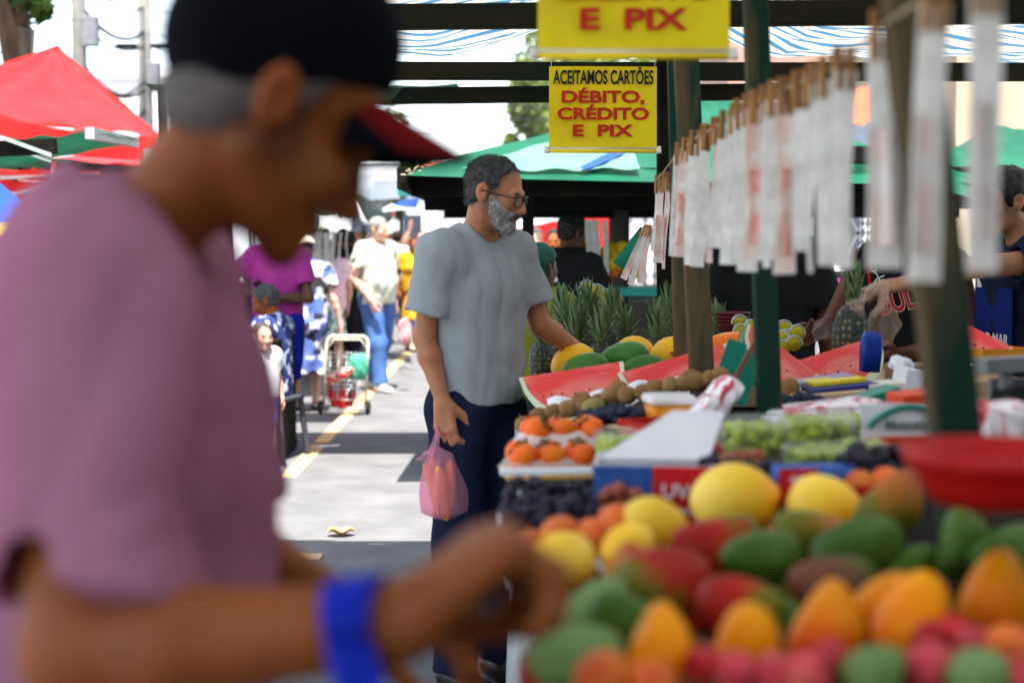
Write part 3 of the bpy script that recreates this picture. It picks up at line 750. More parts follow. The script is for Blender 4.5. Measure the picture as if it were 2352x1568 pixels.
def fruitmat(name, stops, scale=5, axis=None, rough=.45, speck=0, bmp=.25, bscale=90, mixn=.62, spec=.14):
    """skin colour runs through the stops along the fruit, broken up by noise; every fruit shifts a little by its own random number"""
    if name in MATS: return MATS[name]
    m, t, p, o = _nodes(name); MATS[name] = m
    tc = N(t, 'TexCoord'); oi = N(t, 'ObjectInfo'); sp = N(t, 'SeparateXYZ'); t.links.new(tc.outputs['Object'], sp.inputs[0])
    ad = N(t, 'VectorMath'); ad.operation = 'ADD'; t.links.new(tc.outputs['Object'], ad.inputs[0])
    cx = N(t, 'CombineXYZ'); mu = N(t, 'Math'); mu.operation = 'MULTIPLY'; mu.inputs[1].default_value = 37
    t.links.new(oi.outputs['Random'], mu.inputs[0])
    for i in range(3): t.links.new(mu.outputs[0], cx.inputs[i])
    t.links.new(cx.outputs[0], ad.inputs[1])
    n = N(t, 'TexNoise'); n.inputs['Scale'].default_value = scale * 2.2; n.inputs['Detail'].default_value = 9; n.inputs['Roughness'].default_value = .62; t.links.new(ad.outputs[0], n.inputs['Vector'])
    src = n.outputs[0]
    if axis is not None:
        mr = N(t, 'MapRange'); mr.inputs['From Min'].default_value = -axis[1]; mr.inputs['From Max'].default_value = axis[1]
        t.links.new(sp.outputs[axis[0]], mr.inputs['Value'])
        mx = N(t, 'Mix'); mx.data_type = 'FLOAT'; mx.inputs[0].default_value = mixn
        t.links.new(mr.outputs[0], mx.inputs[2]); t.links.new(n.outputs[0], mx.inputs[3]); src = mx.outputs[0]
    r = ramp(t, src, stops)
    col = r.outputs[0]
    if speck:
        v = N(t, 'TexNoise'); v.inputs['Scale'].default_value = 140; t.links.new(tc.outputs['Object'], v.inputs['Vector'])
        rp = ramp(t, v.outputs[0], [(.66, (0, 0, 0)), (.72, (1, 1, 1))]); mm = N(t, 'Mix'); mm.data_type = 'RGBA'
        sm = N(t, 'Math'); sm.operation = 'MULTIPLY'; sm.inputs[1].default_value = speck; t.links.new(rp.outputs[0], sm.inputs[0]); t.links.new(sm.outputs[0], mm.inputs[0])
        t.links.new(col, mm.inputs[6]); mm.inputs[7].default_value = (.3, .2, .08, 1); col = mm.outputs[2]
    h = N(t, 'HueSaturation'); ma = N(t, 'MapRange'); ma.inputs['To Min'].default_value = .82; ma.inputs['To Max'].default_value = 1.15
    t.links.new(oi.outputs['Random'], ma.inputs['Value']); t.links.new(ma.outputs[0], h.inputs['Value']); t.links.new(col, h.inputs['Color'])
    t.links.new(h.outputs[0], p.inputs['Base Color'])
    p.inputs['Roughness'].default_value = rough; p.inputs['Specular IOR Level'].default_value = spec
    p.inputs['Subsurface Weight'].default_value = .06; p.inputs['Subsurface Scale'].default_value = .05
    bump(t, p, bscale, bmp, .002); return m
GRN, DGR, OLV = (.062, .145, .012), (.024, .07, .010), (.17, .15, .009)
RED, DRD, ORG, YEL, PYL = (.40, .014, .003), (.19, .004, .004), (.72, .20, .012), (.78, .38, .015), (.80, .58, .13)
fm_red = fruitmat('mango_red', [(.26, GRN), (.42, OLV), (.5, RED), (.75, DRD)], 4, (0, .07), speck=.75)
fm_mix = fruitmat('mango_blushed', [(.25, GRN), (.45, OLV), (.58, (.50, .15, .02)), (.74, RED)], 4, (0, .07), speck=.75)
fm_grn = fruitmat('mango_green', [(.25, DGR), (.5, GRN), (.72, (.14, .24, .05)), (.85, (.3, .12, .02))], 5, (0, .09), speck=.7, mixn=.6)
fm_pgr = fruitmat('mango_pale_green', [(.25, (.07, .15, .03)), (.5, (.16, .27, .09)), (.8, (.16, .22, .03))], 5, speck=.2)
fm_brn = fruitmat('mango_brown', [(.3, GRN), (.45, (.16, .09, .04)), (.65, (.24, .06, .035))], 4, (0, .07))
fm_yel = fruitmat('mango_yellow', [(.3, (.80, .10, .002)), (.46, (.87, .25, .001)), (.72, (.92, .36, .002))], 4, (0, .06), rough=.42)
fm_pal = fruitmat('fruit_pale_yellow', [(.3, (.84, .36, .01)), (.48, (.88, .54, .035)), (.75, (.90, .66, .12))], 4, (0, .06), rough=.42)
fm_nec = fruitmat('nectarine', [(.3, (.55, .06, .02)), (.5, (.72, .16, .03)), (.7, (.8, .3, .03))], 5)
fm_pnk = fruitmat('pink_fruit', [(.3, (.5, .02, .04)), (.5, (.64, .07, .09)), (.7, (.72, .2, .12))], 6)
fm_prd = fruitmat('plum_red', [(.3, (.35, .01, .02)), (.6, (.55, .03, .03))], 5, rough=.25)
me_mango = [blob('mango', .068, .049 + .003 * (i % 3 - 1), .046, taper=(.05, .2, .28, .12, .34)[i], bend=(.12, .22, .05, .3, .16)[i], lump=.045, crease=.06, seed=i) for i in range(5)]
me_pale = [blob('pale_fruit', .058, .05, .047, taper=-.15, lump=.05, crease=.55, dimple=.5, seed=i) for i in range(2)]
me_round = [blob('round_fruit', .035, .036, .034, lump=.02, dimple=.25, crease=.08, seed=i) for i in range(2)]
me_odd = [blob('odd_fruit', .038, .032, .031, taper=.25, lump=.09, dimple=.3, crease=.14, bend=.08, seed=i + 5) for i in range(3)]
def variants(mes, m):
    out = []
    for me in mes: c = me.copy(); c.materials.append(m); out.append(c)
    return out
LIB = {}
def lib(key, mes, m):
    if key not in LIB: LIB[key] = variants(mes, m)
    return random.choice(LIB[key])
STEMS = mat('fruit_stem', (.1, .06, .03), rough=.8)
def fruit(name, key, mes, m, u, v, d, length, ang=0, tilt=0, label=None, cat=None, group=None, native=.136, dz=0, yaw=None):
    o = bpy.data.objects.new(name, lib(key, mes, m)); COL.objects.link(o)
    s = length / native
    o.scale = (s, s, s); o.location = at(u, v, d) + Vector((0, 0, dz))
    # long axis lies across the view at the given angle in the picture plane, rolled by a random amount
    q = Quaternion((0, 1, 0), -R(ang)) @ Quaternion((0, 0, 1), R(tilt if yaw is None else yaw)) @ Quaternion((1, 0, 0), random.uniform(-.6, .6))
    o.rotation_mode = 'QUATERNION'; o.rotation_quaternion = q
    return tag(o, label, cat, group)
ZF = 1.05
def dep(v, z=ZF): return FPX * (CAMH - z) / (v - 562.0)
GM = 'mangoes heaped at the front of the stall'
def mango(m, key, u, v, wpx, ang, tilt, label, z=1.045, d=None, ratio=1.0):
    d = d or dep(v, z); L = px(wpx, d) * ratio
    return fruit('mango', key, me_mango, m, u, v, d, L, ang, tilt, label, 'mango', GM)
mango(fm_red, 'r', 1525, 1342, 250, 8, 10, 'red mango with a green stem end, lying above the gap between the orange mangoes')
mango(fm_red, 'r', 1640, 1250, 215, 6, 200, 'deep red mango under the pale yellow fruit, green at one end')
mango(fm_red, 'r', 1697, 1395, 225, -12, 170, 'dark red mango behind the two middle orange mangoes')
mango(fm_grn, 'g', 1752, 1278, 200, 10, 20, 'plain green mango to the right of the deep red mango', d=1.83)
mango(fm_grn, 'g', 1975, 1262, 230, 25, -20, 'olive green mango slanting up to the right, below the pale yellow fruit', d=1.88)
mango(fm_mix, 'm', 2050, 1160, 190, 42, 10, 'long green mango tilted upward against the red bowl', d=2.1)
mango(fm_grn, 'g', 2209, 1248, 175, 70, 30, 'dark green mango standing on end under the red bowl', d=1.82)
mango(fm_grn, 'g', 2082, 1306, 160, 20, 0, 'green mango peeping out behind two orange mangoes', d=1.86)
mango(fm_brn, 'b', 1907, 1342, 210, 4, 180, 'brownish mango behind the tallest orange mango', d=1.75)
mango(fm_mix, 'm', 1862, 1225, 175, -4, 0, 'orange and green mango just below the rightmost pale yellow fruit', d=2.0)
mango(fm_grn, 'g', 2325, 1272, 200, 20, 10, 'olive mango at the frame edge beside the dark green upright mango', d=1.78)
mango(fm_pgr, 'p', 1370, 1403, 190, 40, 20, 'dull pale green mango left of the red mango', d=1.7)
mango(fm_grn, 'g', 1440, 1425, 190, -20, 10, 'green mango showing between the pale green and the orange mango', d=1.66)
mango(fm_pgr, 'p', 1330, 1512, 240, 12, -10, 'large pale green mango lowest by the hand')
mango(fm_brn, 'b', 1257, 1390, 170, -15, 40, 'dusky red mango touched by the fingertips', d=1.75)
mango(fm_mix, 'm', 1440, 1330, 180, 65, 30, 'green mango tucked behind the red one', d=1.83)
GY = 'orange yellow mangoes in front'
for (u, v, wd, ang, tl, lab) in ((1515, 1490, 195, 70, 20, 'orange mango nearest the large pale green mango'), (1712, 1478, 200, 80, -20, 'orange mango below the dark red mango'),
        (1900, 1440, 215, 55, 30, 'tallest orange mango, blushed red along its edge'), (2095, 1412, 210, 60, 0, 'golden mango second from the right edge'), (2288, 1372, 215, 75, 15, 'golden yellow mango at the right edge'),
        (2035, 1385, 170, 35, 0, 'small golden mango leaning on its bigger neighbour')):
    d = dep(v, 1.06)
    fruit('mango', 'y', me_mango, fm_yel, u, v, d, px(wd * 1.1, d), ang, tl, lab, 'mango', GY)
GP = 'pale yellow fruits on the heap'
for (u, v, wd, ang, d, lab) in ((1287, 1289, 185, 20, 1.9, 'pale yellow fruit nearest the hand'), (1500, 1207, 175, 160, 2.15, 'pale yellow fruit with a dark eye, second from the left'),
        (1440, 1262, 150, 30, 2.05, 'half hidden pale yellow fruit between the red mango and the nectarines'), (1690, 1150, 225, 170, 2.3, 'largest yellow fruit, creased along its top'), (1895, 1172, 205, 165, 2.25, 'pale yellow fruit nearest the red bowl')):
    fruit('yellow_fruit', 'pal', me_pale, fm_pal, u, v, d, px(wd * .94, d), ang, 25, lab, 'fruit', GP, native=.116)
GN = 'nectarines behind the pale yellow fruit'
for i, (u, v, wd, lab) in enumerate(((1216, 1259, 95, 'leftmost red orange nectarine'), (1287, 1231, 100, 'red nectarine below the black grapes'), (1359, 1236, 95, 'orange red nectarine with a yellow side'), (1416, 1206, 100, 'highest nectarine next to the pale yellow fruit'),
        (1790, 1235, 70, 'small peach coloured fruit between two pale yellow fruits'), (2035, 1110, 80, 'bright orange fruit by the red bowl'), (1975, 1120, 85, 'brownish red fruit by the bright orange one'))):
    d = 2.16 if v > 1150 else 2.4
    fruit('nectarine', 'nec', me_round, fm_nec, u, v, d, px(wd, d), 20 * i, 0, lab, 'nectarine', GN, native=.07)
GB = 'red and pink fruit along the front edge'
for i, (u, v, wd, k, lab) in enumerate(((1907, 1500, 90, 'k', 'coral fruit in front of the tallest orange mango'), (2130, 1460, 80, 'd', 'small red fruit under the golden mango'), (2190, 1448, 90, 'd', 'red fruit between the two golden mangoes'),
        (2231, 1480, 110, 'k', 'pink fruit below the right golden mango'), (2318, 1492, 130, 'n', 'orange peach in the lower right corner'), (2141, 1530, 150, 'k', 'crimson fruit between two green ones at the bottom'),
        (2005, 1545, 150, 'g', 'green fruit at the bottom, left of the crimson one'), (2254, 1560, 170, 'g', 'green fruit at the bottom, right of the crimson one'), (1854, 1548, 150, 'k', 'pink fruit at the bottom below the tallest orange mango'),
        (1688, 1540, 130, 'k', 'pinkish red fruit at the bottom below the dark red mango'), (1616, 1525, 100, 'd', 'red fruit squeezed between two orange mangoes'), (1385, 1560, 150, 'n', 'orange red fruit at the bottom by the large pale green mango'),
        (1775, 1545, 120, 'k', 'coral pink fruit between two pink ones at the bottom'), (1500, 1572, 120, 'n', 'orange fruit at the bottom under the leftmost orange mango'), (2340, 1560, 120, 'k', 'red fruit in the very corner'))):
    d = dep(v, 1.05) * .985; m, key = {'k': (fm_pnk, 'pk'), 'd': (fm_prd, 'prd'), 'n': (fm_nec, 'nec'), 'g': (fm_pgr, 'rg')}[k]
    fruit({'g': 'guava', 'n': 'nectarine'}.get(k, 'plum'), key, me_odd, m, u, v, d, px(wd * (.86 if k == 'k' else .95), d), 35 * i + 20, 30 * i, lab, {'g': 'guava', 'n': 'nectarine'}.get(k, 'plum'), GB, native=.07)
# fruit lying under the heap, seen through the gaps
rs = random.Random(5)
for j in range(5):
    for i in range(10):
        d = 1.42 + j * .16 + rs.uniform(-.03, .03); X = .09 + i * .105 + rs.uniform(-.025, .025)
        if X > .55 and d > 1.9: continue
        m, k = rs.choice(((fm_grn, 'g'), (fm_brn, 'b'), (fm_red, 'r')))
        o = bpy.data.objects.new('mango', lib(k, me_mango, m)); COL.objects.link(o)
        place(o, (X, d, .955 + rs.uniform(-.01, .012)), (rs.uniform(-.4, .4), rs.uniform(-.3, .3), rs.uniform(0, 6)), rs.uniform(.9, 1.05))
        tag(o, 'mango in the lower layer, mostly buried under the front heap', 'mango', 'mangoes buried in the heap')
for i in range(16):
    o = bpy.data.objects.new('mango', lib('b', me_mango, fm_brn)); COL.objects.link(o)
    place(o, (.12 + (i % 8) * .12, 1.5 + (i // 8) * .35, .925), (0, 0, rs.uniform(0, 6)), .9); tag(o, 'mango in the lower layer, mostly buried under the front heap', 'mango', 'mangoes buried in the heap')

# ------------------------------------------------------------------ red bowl, boxes, trays
m_redpl = mat('red_plastic', (.48, .008, .004), (.42, .006, .003), 4, .5, spec=.2)
p = at(2275, 1068, 1.66)
o = MB().lathe([(.0, -.046), (.09, -.046), (.1, -.025), (.11, -.01), (.112, -.004), (.122, .0), (.126, .012), (.126, .022), (.118, .024), (.104, .004), (.094, -.03), (0, -.036)], 48).build('bowl', m_redpl); place(o, p + Vector((.012, 0, 0)), (0, 0, 0), .9)
tag(o, 'red plastic bowl on top of the mango heap beside the nearest post', 'bowl')
m_card = mat('cardboard', (.50, .34, .19), (.42, .28, .15), 8, .85); m_white = mat('white_card', (.78, .78, .80), (.7, .7, .73), 6, .7); m_blue = mat('blue_print', (.03, .11, .40), (.02, .08, .3), 30, .5)
m_redp = mat('red_print', (.62, .015, .02), rough=.5); m_teal = mat('teal_print', (.01, .22, .17), rough=.5); m_orgp = mat('orange_red_print', (.75, .07, .015), rough=.5)
def textobj_unused(): pass
def textobj(txt, size, name, m, parent, loc, rot, bold=.0, sx=1.0, ext=.0008, align='CENTER', res=6, sp=1.0):
    cu = bpy.data.curves.new(name, 'FONT'); cu.body = txt; cu.size = size; cu.align_x = align; cu.align_y = 'CENTER'; cu.extrude = ext; cu.offset = bold; cu.resolution_u = res; cu.space_character = sp
    to = bpy.data.objects.new('tmp', cu); COL.objects.link(to); bpy.context.view_layer.update()
    dg = bpy.context.evaluated_depsgraph_get(); me = bpy.data.meshes.new_from_object(to.evaluated_get(dg)); bpy.data.objects.remove(to)
    me.transform(Matrix.Diagonal((sx, 1, 1, 1))); me.materials.clear()
    o = link(name, me, m, parent); place(o, loc, rot); return o
def openbox(b, c, sx, sy, sz, t, rot=None):
    c = Vector(c); rm = rot or Matrix.Identity(3)
    def bb(off, size): b.box(c + rm @ Vector(off), size, rm)
    bb((0, 0, t / 2), (sx, sy, t)); bb((-sx / 2 + t / 2, 0, sz / 2 + t / 2), (t, sy, sz - t)); bb((sx / 2 - t / 2, 0, sz / 2 + t / 2), (t, sy, sz - t))
    bb((0, -sy / 2 + t / 2, sz / 2 + t / 2), (sx - 2 * t, t, sz - t)); bb((0, sy / 2 - t / 2, sz / 2 + t / 2), (sx - 2 * t, t, sz - t)); return b
# white carton with a raised flap and printed front
cart = empty('carton', at(1500, 1112, 2.62), R(-6), 'open white carton with a raised flap and a blue and red printed front', 'carton')
openbox(MB(), (0, -.045, -.05), .21, .17, .105, .004).build('box', m_white, cart)
b = MB(); b.poly([(-.1, -.05, .055), (.1, -.05, .055), (.132, .03, .135), (.035, .03, .135)], .004, (0, .8, -.4)); b.build('flap', m_white, cart)
b = MB(); b.box((-.053, -.1335, .0015), (.104, .002, .107)); b.build('blue_panel', m_blue, cart)
rp_ = MB().box((.052, -.1335, .0015), (.104, .002, .107)).build('red_panel', m_redp, cart)
textobj('UVA', .034, 'lettering', m_white, cart, (.052, -.1352, .01), (R(90), 0, 0), .001, 1.1)
textobj('FRESCA', .014, 'lettering', m_white, cart, (.052, -.1352, -.025), (R(90), 0, 0), .0004, 1.1)

def cluster(name, R0, dims, n, m, label=None, cat=None, group=None, seed=0, parent=None, loc=None, rot=(0, 0, 0), sub=2):
    rs = random.Random(seed); bm = bmesh.new()
    for i in range(n):
        q = Vector((rs.uniform(-1, 1), rs.uniform(-1, 1), rs.uniform(-.8, 1)));
        c = Vector((q.x * dims[0], q.y * dims[1], q.z * dims[2] * (1 - .35 * (q.x ** 2 + q.y ** 2) / 2)))
        r = R0 * rs.uniform(.85, 1.12)
        k = bmesh.ops.create_icosphere(bm, subdivisions=sub, radius=r); bmesh.ops.translate(bm, vec=c, verts=k['verts'])
    for f in bm.faces: f.smooth = True
    me = bpy.data.meshes.new(name); bm.to_mesh(me); bm.free()
    o = link(name, me, m, parent)
    if loc is not None: place(o, loc, rot)
    if label: tag(o, label, cat, group)
    return o
m_grape = fruitmat('black_grape', [(.3, (.006, .005, .014)), (.55, (.018, .012, .028)), (.75, (.05, .035, .06))], 30, rough=.42)
m_ggrape = fruitmat('green_grape', [(.3, (.20, .30, .004)), (.6, (.36, .44, .012)), (.8, (.5, .5, .05))], 30, rough=.3)
m_rgrape = fruitmat('red_grape', [(.3, (.16, .02, .03)), (.55, (.34, .09, .05)), (.75, (.45, .28, .08))], 24, rough=.35)
m_bberry = fruitmat('blueberry', [(.3, (.008, .010, .022)), (.7, (.03, .04, .075))], 40, rough=.6)
# black grapes in a box at the street edge
p = at(1280, 1190, 2.48); p.z = .885
gb = empty('grape_box', p + Vector((0, .04, 0)), R(3), 'shallow pale box at the corner of the stall holding black grapes', 'box')
openbox(MB(), (0, 0, 0), .20, .26, .085, .006).build('box_side', m_white, gb)
for i, (x, y, z, lab) in enumerate(((-.045, -.06, .09, 'bunch of black grapes at the near street corner of the pale box'), (.05, -.06, .09, 'bunch of black grapes at the near inner corner of the pale box'), (-.04, .06, .105, 'bunch of black grapes at the far street corner of the pale box'), (.05, .06, .1, 'bunch of black grapes at the far inner corner of the pale box'))):
    cluster('grape_bunch', .0125, (.048, .06, .05), 75, m_grape, lab, 'grapes', 'black grapes in the pale box', i, None, gb.location + Vector((x, y, z)))
for i, (u, v, d, lab) in enumerate(((1425, 1155, 2.45, 'small bunch of red grapes beside the black ones'), (1640, 1065, 2.75, 'bunch of red grapes behind the white carton'), (1705, 1075, 2.7, 'bunch of red grapes next to the green grape boxes'))):
    cluster('grape_bunch', .013, (.03, .03, .03), 30, m_rgrape, lab, 'grapes', 'red grapes', 40 + i, None, at(u, v, d))
for i, (u, v, d, lab) in enumerate(((1680, 1095, 2.5, 'black grapes behind the largest yellow fruit'), (1745, 1110, 2.45, 'black grapes by the red and blue pack'), (2010, 1065, 2.5, 'black grapes left of the red bowl'), (1985, 1085, 2.45, 'few black grapes below the ones by the red bowl'))):
    cluster('grape_bunch', .014, (.045, .035, .03), 40, m_grape, lab, 'grapes', 'loose black grapes', 60 + i, None, at(u, v, d))
# persimmons in film covered trays
m_pers = fruitmat('persimmon', [(.3, (.70, .07, .008)), (.5, (.80, .14, .012)), (.7, (.85, .24, .02))], 5, rough=.3); m_calyx = mat('calyx', (.12, .1, .03), rough=.9)
m_film = clear('film', alpha=.28, rough=.15, body=(.9, .85, .83)); m_film2 = clear('film_crumpled', alpha=.5, rough=.2, body=(.9, .88, .86))
def pers_tray(u, v, d, rz, nx, ny, label, film, fl, base):
    p = at(u, v, d); tr_ = empty('fruit_tray', p, rz, label, 'tray', 'persimmon trays')
    MB().box((0, 0, -.036), (nx * .062 + .02, ny * .062 + .02, .01), bev=.003).build('tray_base', base, tr_)
    f = MB().grid(lambda a, c: Vector(((a - .5) * (nx * .066 + .02), (c - .5) * (ny * .066 + .02), .034 * (1 - abs(2 * a - 1) ** 6) * (1 - abs(2 * c - 1) ** 6) - .032 + .006 * math.sin(a * 14) * math.sin(c * 11))), 18, 14).build('film', film, tr_)
    for i in range(nx):
        for j in range(ny):
            q = bpy.data.objects.new('persimmon', lib('per', [blob('persimmon', .033, .033, .028, lump=.02)], m_pers)); COL.objects.link(q)
            M = Matrix.Translation(p) @ Matrix.Rotation(rz, 4, 'Z') @ Vector(((i - (nx - 1) / 2) * .063, (j - (ny - 1) / 2) * .063, 0))
            place(q, M, (random.uniform(-.9, -.3), random.uniform(-.5, .5), random.uniform(0, 6)))
            tag(q, 'orange persimmon wrapped in its row in the ' + fl + ' tray', 'persimmon', 'persimmons in the ' + fl + ' tray')
            lv = MB(); 
            for k in range(4): lv.sphere((.012 * math.cos(k * 1.57), .012 * math.sin(k * 1.57), .0285), (.011, .007, .002), 1, Matrix.Rotation(k * 1.57, 3, 'Z'))
            lv.build('calyx', m_calyx, q)
m_ytray = mat('yellow_tray', (.72, .45, .08), rough=.5)
pers_tray(1265, 1045, 3.02, R(6), 3, 2, 'yellow rimmed tray of orange persimmons at the street edge of the stall', m_film, 'yellow', m_ytray)
pers_tray(1290, 985, 3.34, R(10), 3, 2, 'second persimmon tray behind the yellow one, under misted film', m_film2, 'misted', m_white)
o = MB().box((0, 0, 0), (.19, .02, .012), bev=.002).build('white_board', m_white); place(o, at(1255, 1082, 2.9), (0, 0, R(6))); tag(o, 'white strip of board under the persimmon tray', 'board')
# kiwis
m_kiwi = fruitmat('kiwi_skin', [(.3, (.16, .085, .03)), (.55, (.26, .145, .055)), (.8, (.34, .2, .09))], 14, rough=.9, bmp=.6, bscale=300)
me_kiwi = [blob('kiwi', .034, .026, .026, lump=.03, seed=i) for i in range(3)]
kp = [(1205, 975), (1237, 958), (1272, 945), (1308, 938), (1345, 930), (1378, 922), (1405, 910), (1440, 908), (1475, 900), (1508, 893), (1540, 886), (1572, 880), (1600, 876), (1632, 870), (1655, 862), (1420, 896), (1335, 918), (1590, 868)]
for i, (u, v) in enumerate(kp):
    d = 4.0 - (i % 15) * .008 + (.05 if i > 14 else 0)
    fruit('kiwi', 'kiwi', me_kiwi, m_kiwi, u, v, d, .066 + .006 * math.sin(i * 2.2), random.uniform(-25, 25), random.uniform(0, 60), 'brown fuzzy kiwi in the long row in front of the watermelon', 'kiwi', 'kiwis in a row', native=.068)
fruit('kiwi', 'kiwig', me_kiwi, fruitmat('kiwi_green', [(.3, (.22, .17, .05)), (.7, (.33, .27, .09))], 10, rough=.9), 1362, 936, 3.9, .07, 20, 20, 'greenish kiwi, the only green one in the row', 'kiwi', native=.068)
fruit('kiwi', 'kiwi', me_kiwi, m_kiwi, 1812, 898, 3.9, .08, 70, 20, 'single brown kiwi right of the second post', 'kiwi', native=.068)
# dark berries and the tub
for i, (u, v, d, lab) in enumerate(((1372, 965, 3.5, 'blueberries in front of the kiwis, nearest the persimmons'), (1425, 953, 3.55, 'blueberries piled in front of the kiwis beside the tub'), (1470, 958, 3.5, 'blueberries against the side of the orange tub'), (1612, 925, 3.6, 'dark blueberries right of the orange tub'), (1850, 925, 3.6, 'dark berries right of the second post'))):
    cluster('blueberries', .011, (.05, .04, .02), 60, m_bberry, lab, 'berries', 'piles of blueberries', 80 + i, None, at(u, v, d))
tub = empty('fruit_tub', at(1535, 940, 3.42), R(8), 'clear tub of orange fruit pieces with a white lid', 'tub')
def rrect(sx, sy, r, z, n=6):
    out = []
    for cx_, cy_, a0 in ((sx / 2 - r, sy / 2 - r, 0), (-sx / 2 + r, sy / 2 - r, 90), (-sx / 2 + r, -sy / 2 + r, 180), (sx / 2 - r, -sy / 2 + r, 270)):
        for k in range(n + 1): a = R(a0 + 90 * k / n); out.append(Vector((cx_ + r * math.cos(a), cy_ + r * math.sin(a), z)))
    return out
def loft(b, loops, cap0=True, cap1=True):
    L = [[b.bm.verts.new(p) for p in lp] for lp in loops]
    for A, B in zip(L, L[1:]):
        for k in range(len(A)):
            f = b.bm.faces.new((A[k], A[(k + 1) % len(A)], B[(k + 1) % len(A)], B[k])); f.smooth = True; f.material_index = b.mi
    if cap0: b.bm.faces.new(L[0][::-1]).material_index = b.mi
    if cap1: b.bm.faces.new(L[-1]).material_index = b.mi
    return b
loft(MB(), [rrect(.088, .08, .015, -.034), rrect(.108, .1, .018, .016)]).build('tub_body', fruitmat('papaya_pieces', [(.35, (.62, .16, .01)), (.6, (.8, .34, .02)), (.75, (.3, .1, .02))], 18, rough=.25), tub)
loft(MB(), [rrect(.112, .104, .018, .016), rrect(.116, .108, .018, .02), rrect(.116, .108, .018, .032), rrect(.106, .098, .016, .037)]).build('lid', mat('milky_lid', (.78, .76, .74), rough=.35), tub)
o = openbox(MB(), (0, 0, 0), .12, .12, .035, .004).build('punnet', m_redpl); place(o, at(1500, 1000, 3.25), (0, 0, R(25))); tag(o, 'empty red punnet in front of the orange tub', 'punnet')
o = MB().box((0, 0, 0), (.13, .12, .006), bev=.002).build('card_sheet', m_card); place(o, at(1475, 978, 3.3), (R(-4), 0, R(25))); tag(o, 'beige card sheet leaning on the red punnet', 'card')
# cut watermelons
m_flesh = mat('watermelon_flesh', (.84, .05, .045), (.88, .22, .17), 11, .28, .35, 90, stretch=(.45, 1, 1.6), lo=.36, hi=.56, detail=9, spec=.4)
m_rind = mat('watermelon_rind_white', (.70, .72, .52), (.62, .66, .42), 20, .4)
m_skin = mat('watermelon_skin', (.10, .20, .05), (.015, .06, .02), 10, .35, stretch=(.25, 1.6, 1), lo=.45, hi=.55)
def melon(name, length, hgt, label, half=False, group='cut watermelons', wedge=R(95)):
    """a wedge cut lengthwise: two flat cut faces meeting along the top edge, skin below; the long axis is X"""
    root = empty(name, label=label, cat='watermelon', group=group)
    n, m_ = 28, 20; a0, a1 = -wedge / 2, wedge / 2
    def prof(x): return max(0.0, 1 - abs(x) ** 2.4) ** .5
    def sk(u, v):
        x = -1 + 2 * u; a = a0 + (a1 - a0) * v; r = hgt * prof(x); return Vector((x * length / 2, math.sin(a) * r, -math.cos(a) * r))
    MB().grid(sk, n, m_).build('skin', m_skin, root)
    fl = MB(); rd = MB()
    for a in (a0, a1):
        def P(x, r, a=a): return Vector((x * length / 2, math.sin(a) * r, -math.cos(a) * r))
        rf = lambda x: hgt * .80 * prof(min(1, abs(x) / .92))
        fl.grid(lambda u, v: P(-.92 + 1.84 * u, rf(-.92 + 1.84 * u) * v), n, 10)
        rd.grid(lambda u, v: P(-1 + 2 * u, (lambda x: (rf(x) if abs(x) < .92 else 0) * (1 - v) + hgt * prof(x) * v)(-1 + 2 * u)), 50, 4)
    fl.build('flesh', m_flesh, root); rd.build('white_rind', m_rind, root)
    sd = MB(); rs = random.Random(3)
    for i in range(15):
        a = rs.choice((a0, a1)); x = rs.gauss(.1, .42); x = max(-.8, min(.8, x)); r = hgt * prof(x) * rs.uniform(.42, .66)
        sd.sphere((x * length / 2, math.sin(a) * r, -math.cos(a) * r), (.005, .003, .003), 1)
    sd.build('seed', mat('melon_seed', (.03, .015, .01), rough=.3), root)['kind'] = 'stuff'
    return root
def putm(o, u, v, d, rx, ry, rz): o.location = at(u, v, d); o.rotation_euler = (rx, ry, rz)
putm(melon('watermelon_wedge', .345, .175, 'long watermelon wedge with its pointed end over the street edge', wedge=R(105)), 1312, 848, 4.52, R(22), R(-8), R(10))
putm(melon('watermelon_wedge', .37, .15, 'watermelon wedge by the third post, its flesh half hidden by the post', wedge=R(95)), 1545, 822, 4.5, R(20), R(-15), R(6))
putm(melon('watermelon_wedge', .3, .15, 'pale pink watermelon wedge seen just right of the second post', wedge=R(90)), 1800, 802, 4.6, R(12), R(35), R(10))
putm(melon('watermelon_wedge', .36, .17, 'broad watermelon wedge in front of the seller in the sleeveless jersey', wedge=R(90)), 1905, 805, 4.75, R(12), R(-16), R(10))
o = MB().grid(lambda a, c: Vector(((a - .5) * .42, (c - .5) * .085, .010 * math.sin(a * 21) + .006 * math.sin(c * 9 + a * 8))), 40, 8).build('wrapping_paper', m_white); solidify(o, .003)
place(o, at(1420, 910, 4.22), (R(28), R(-9), R(6))); tag(o, 'crumpled white paper under the cut watermelons', 'paper')
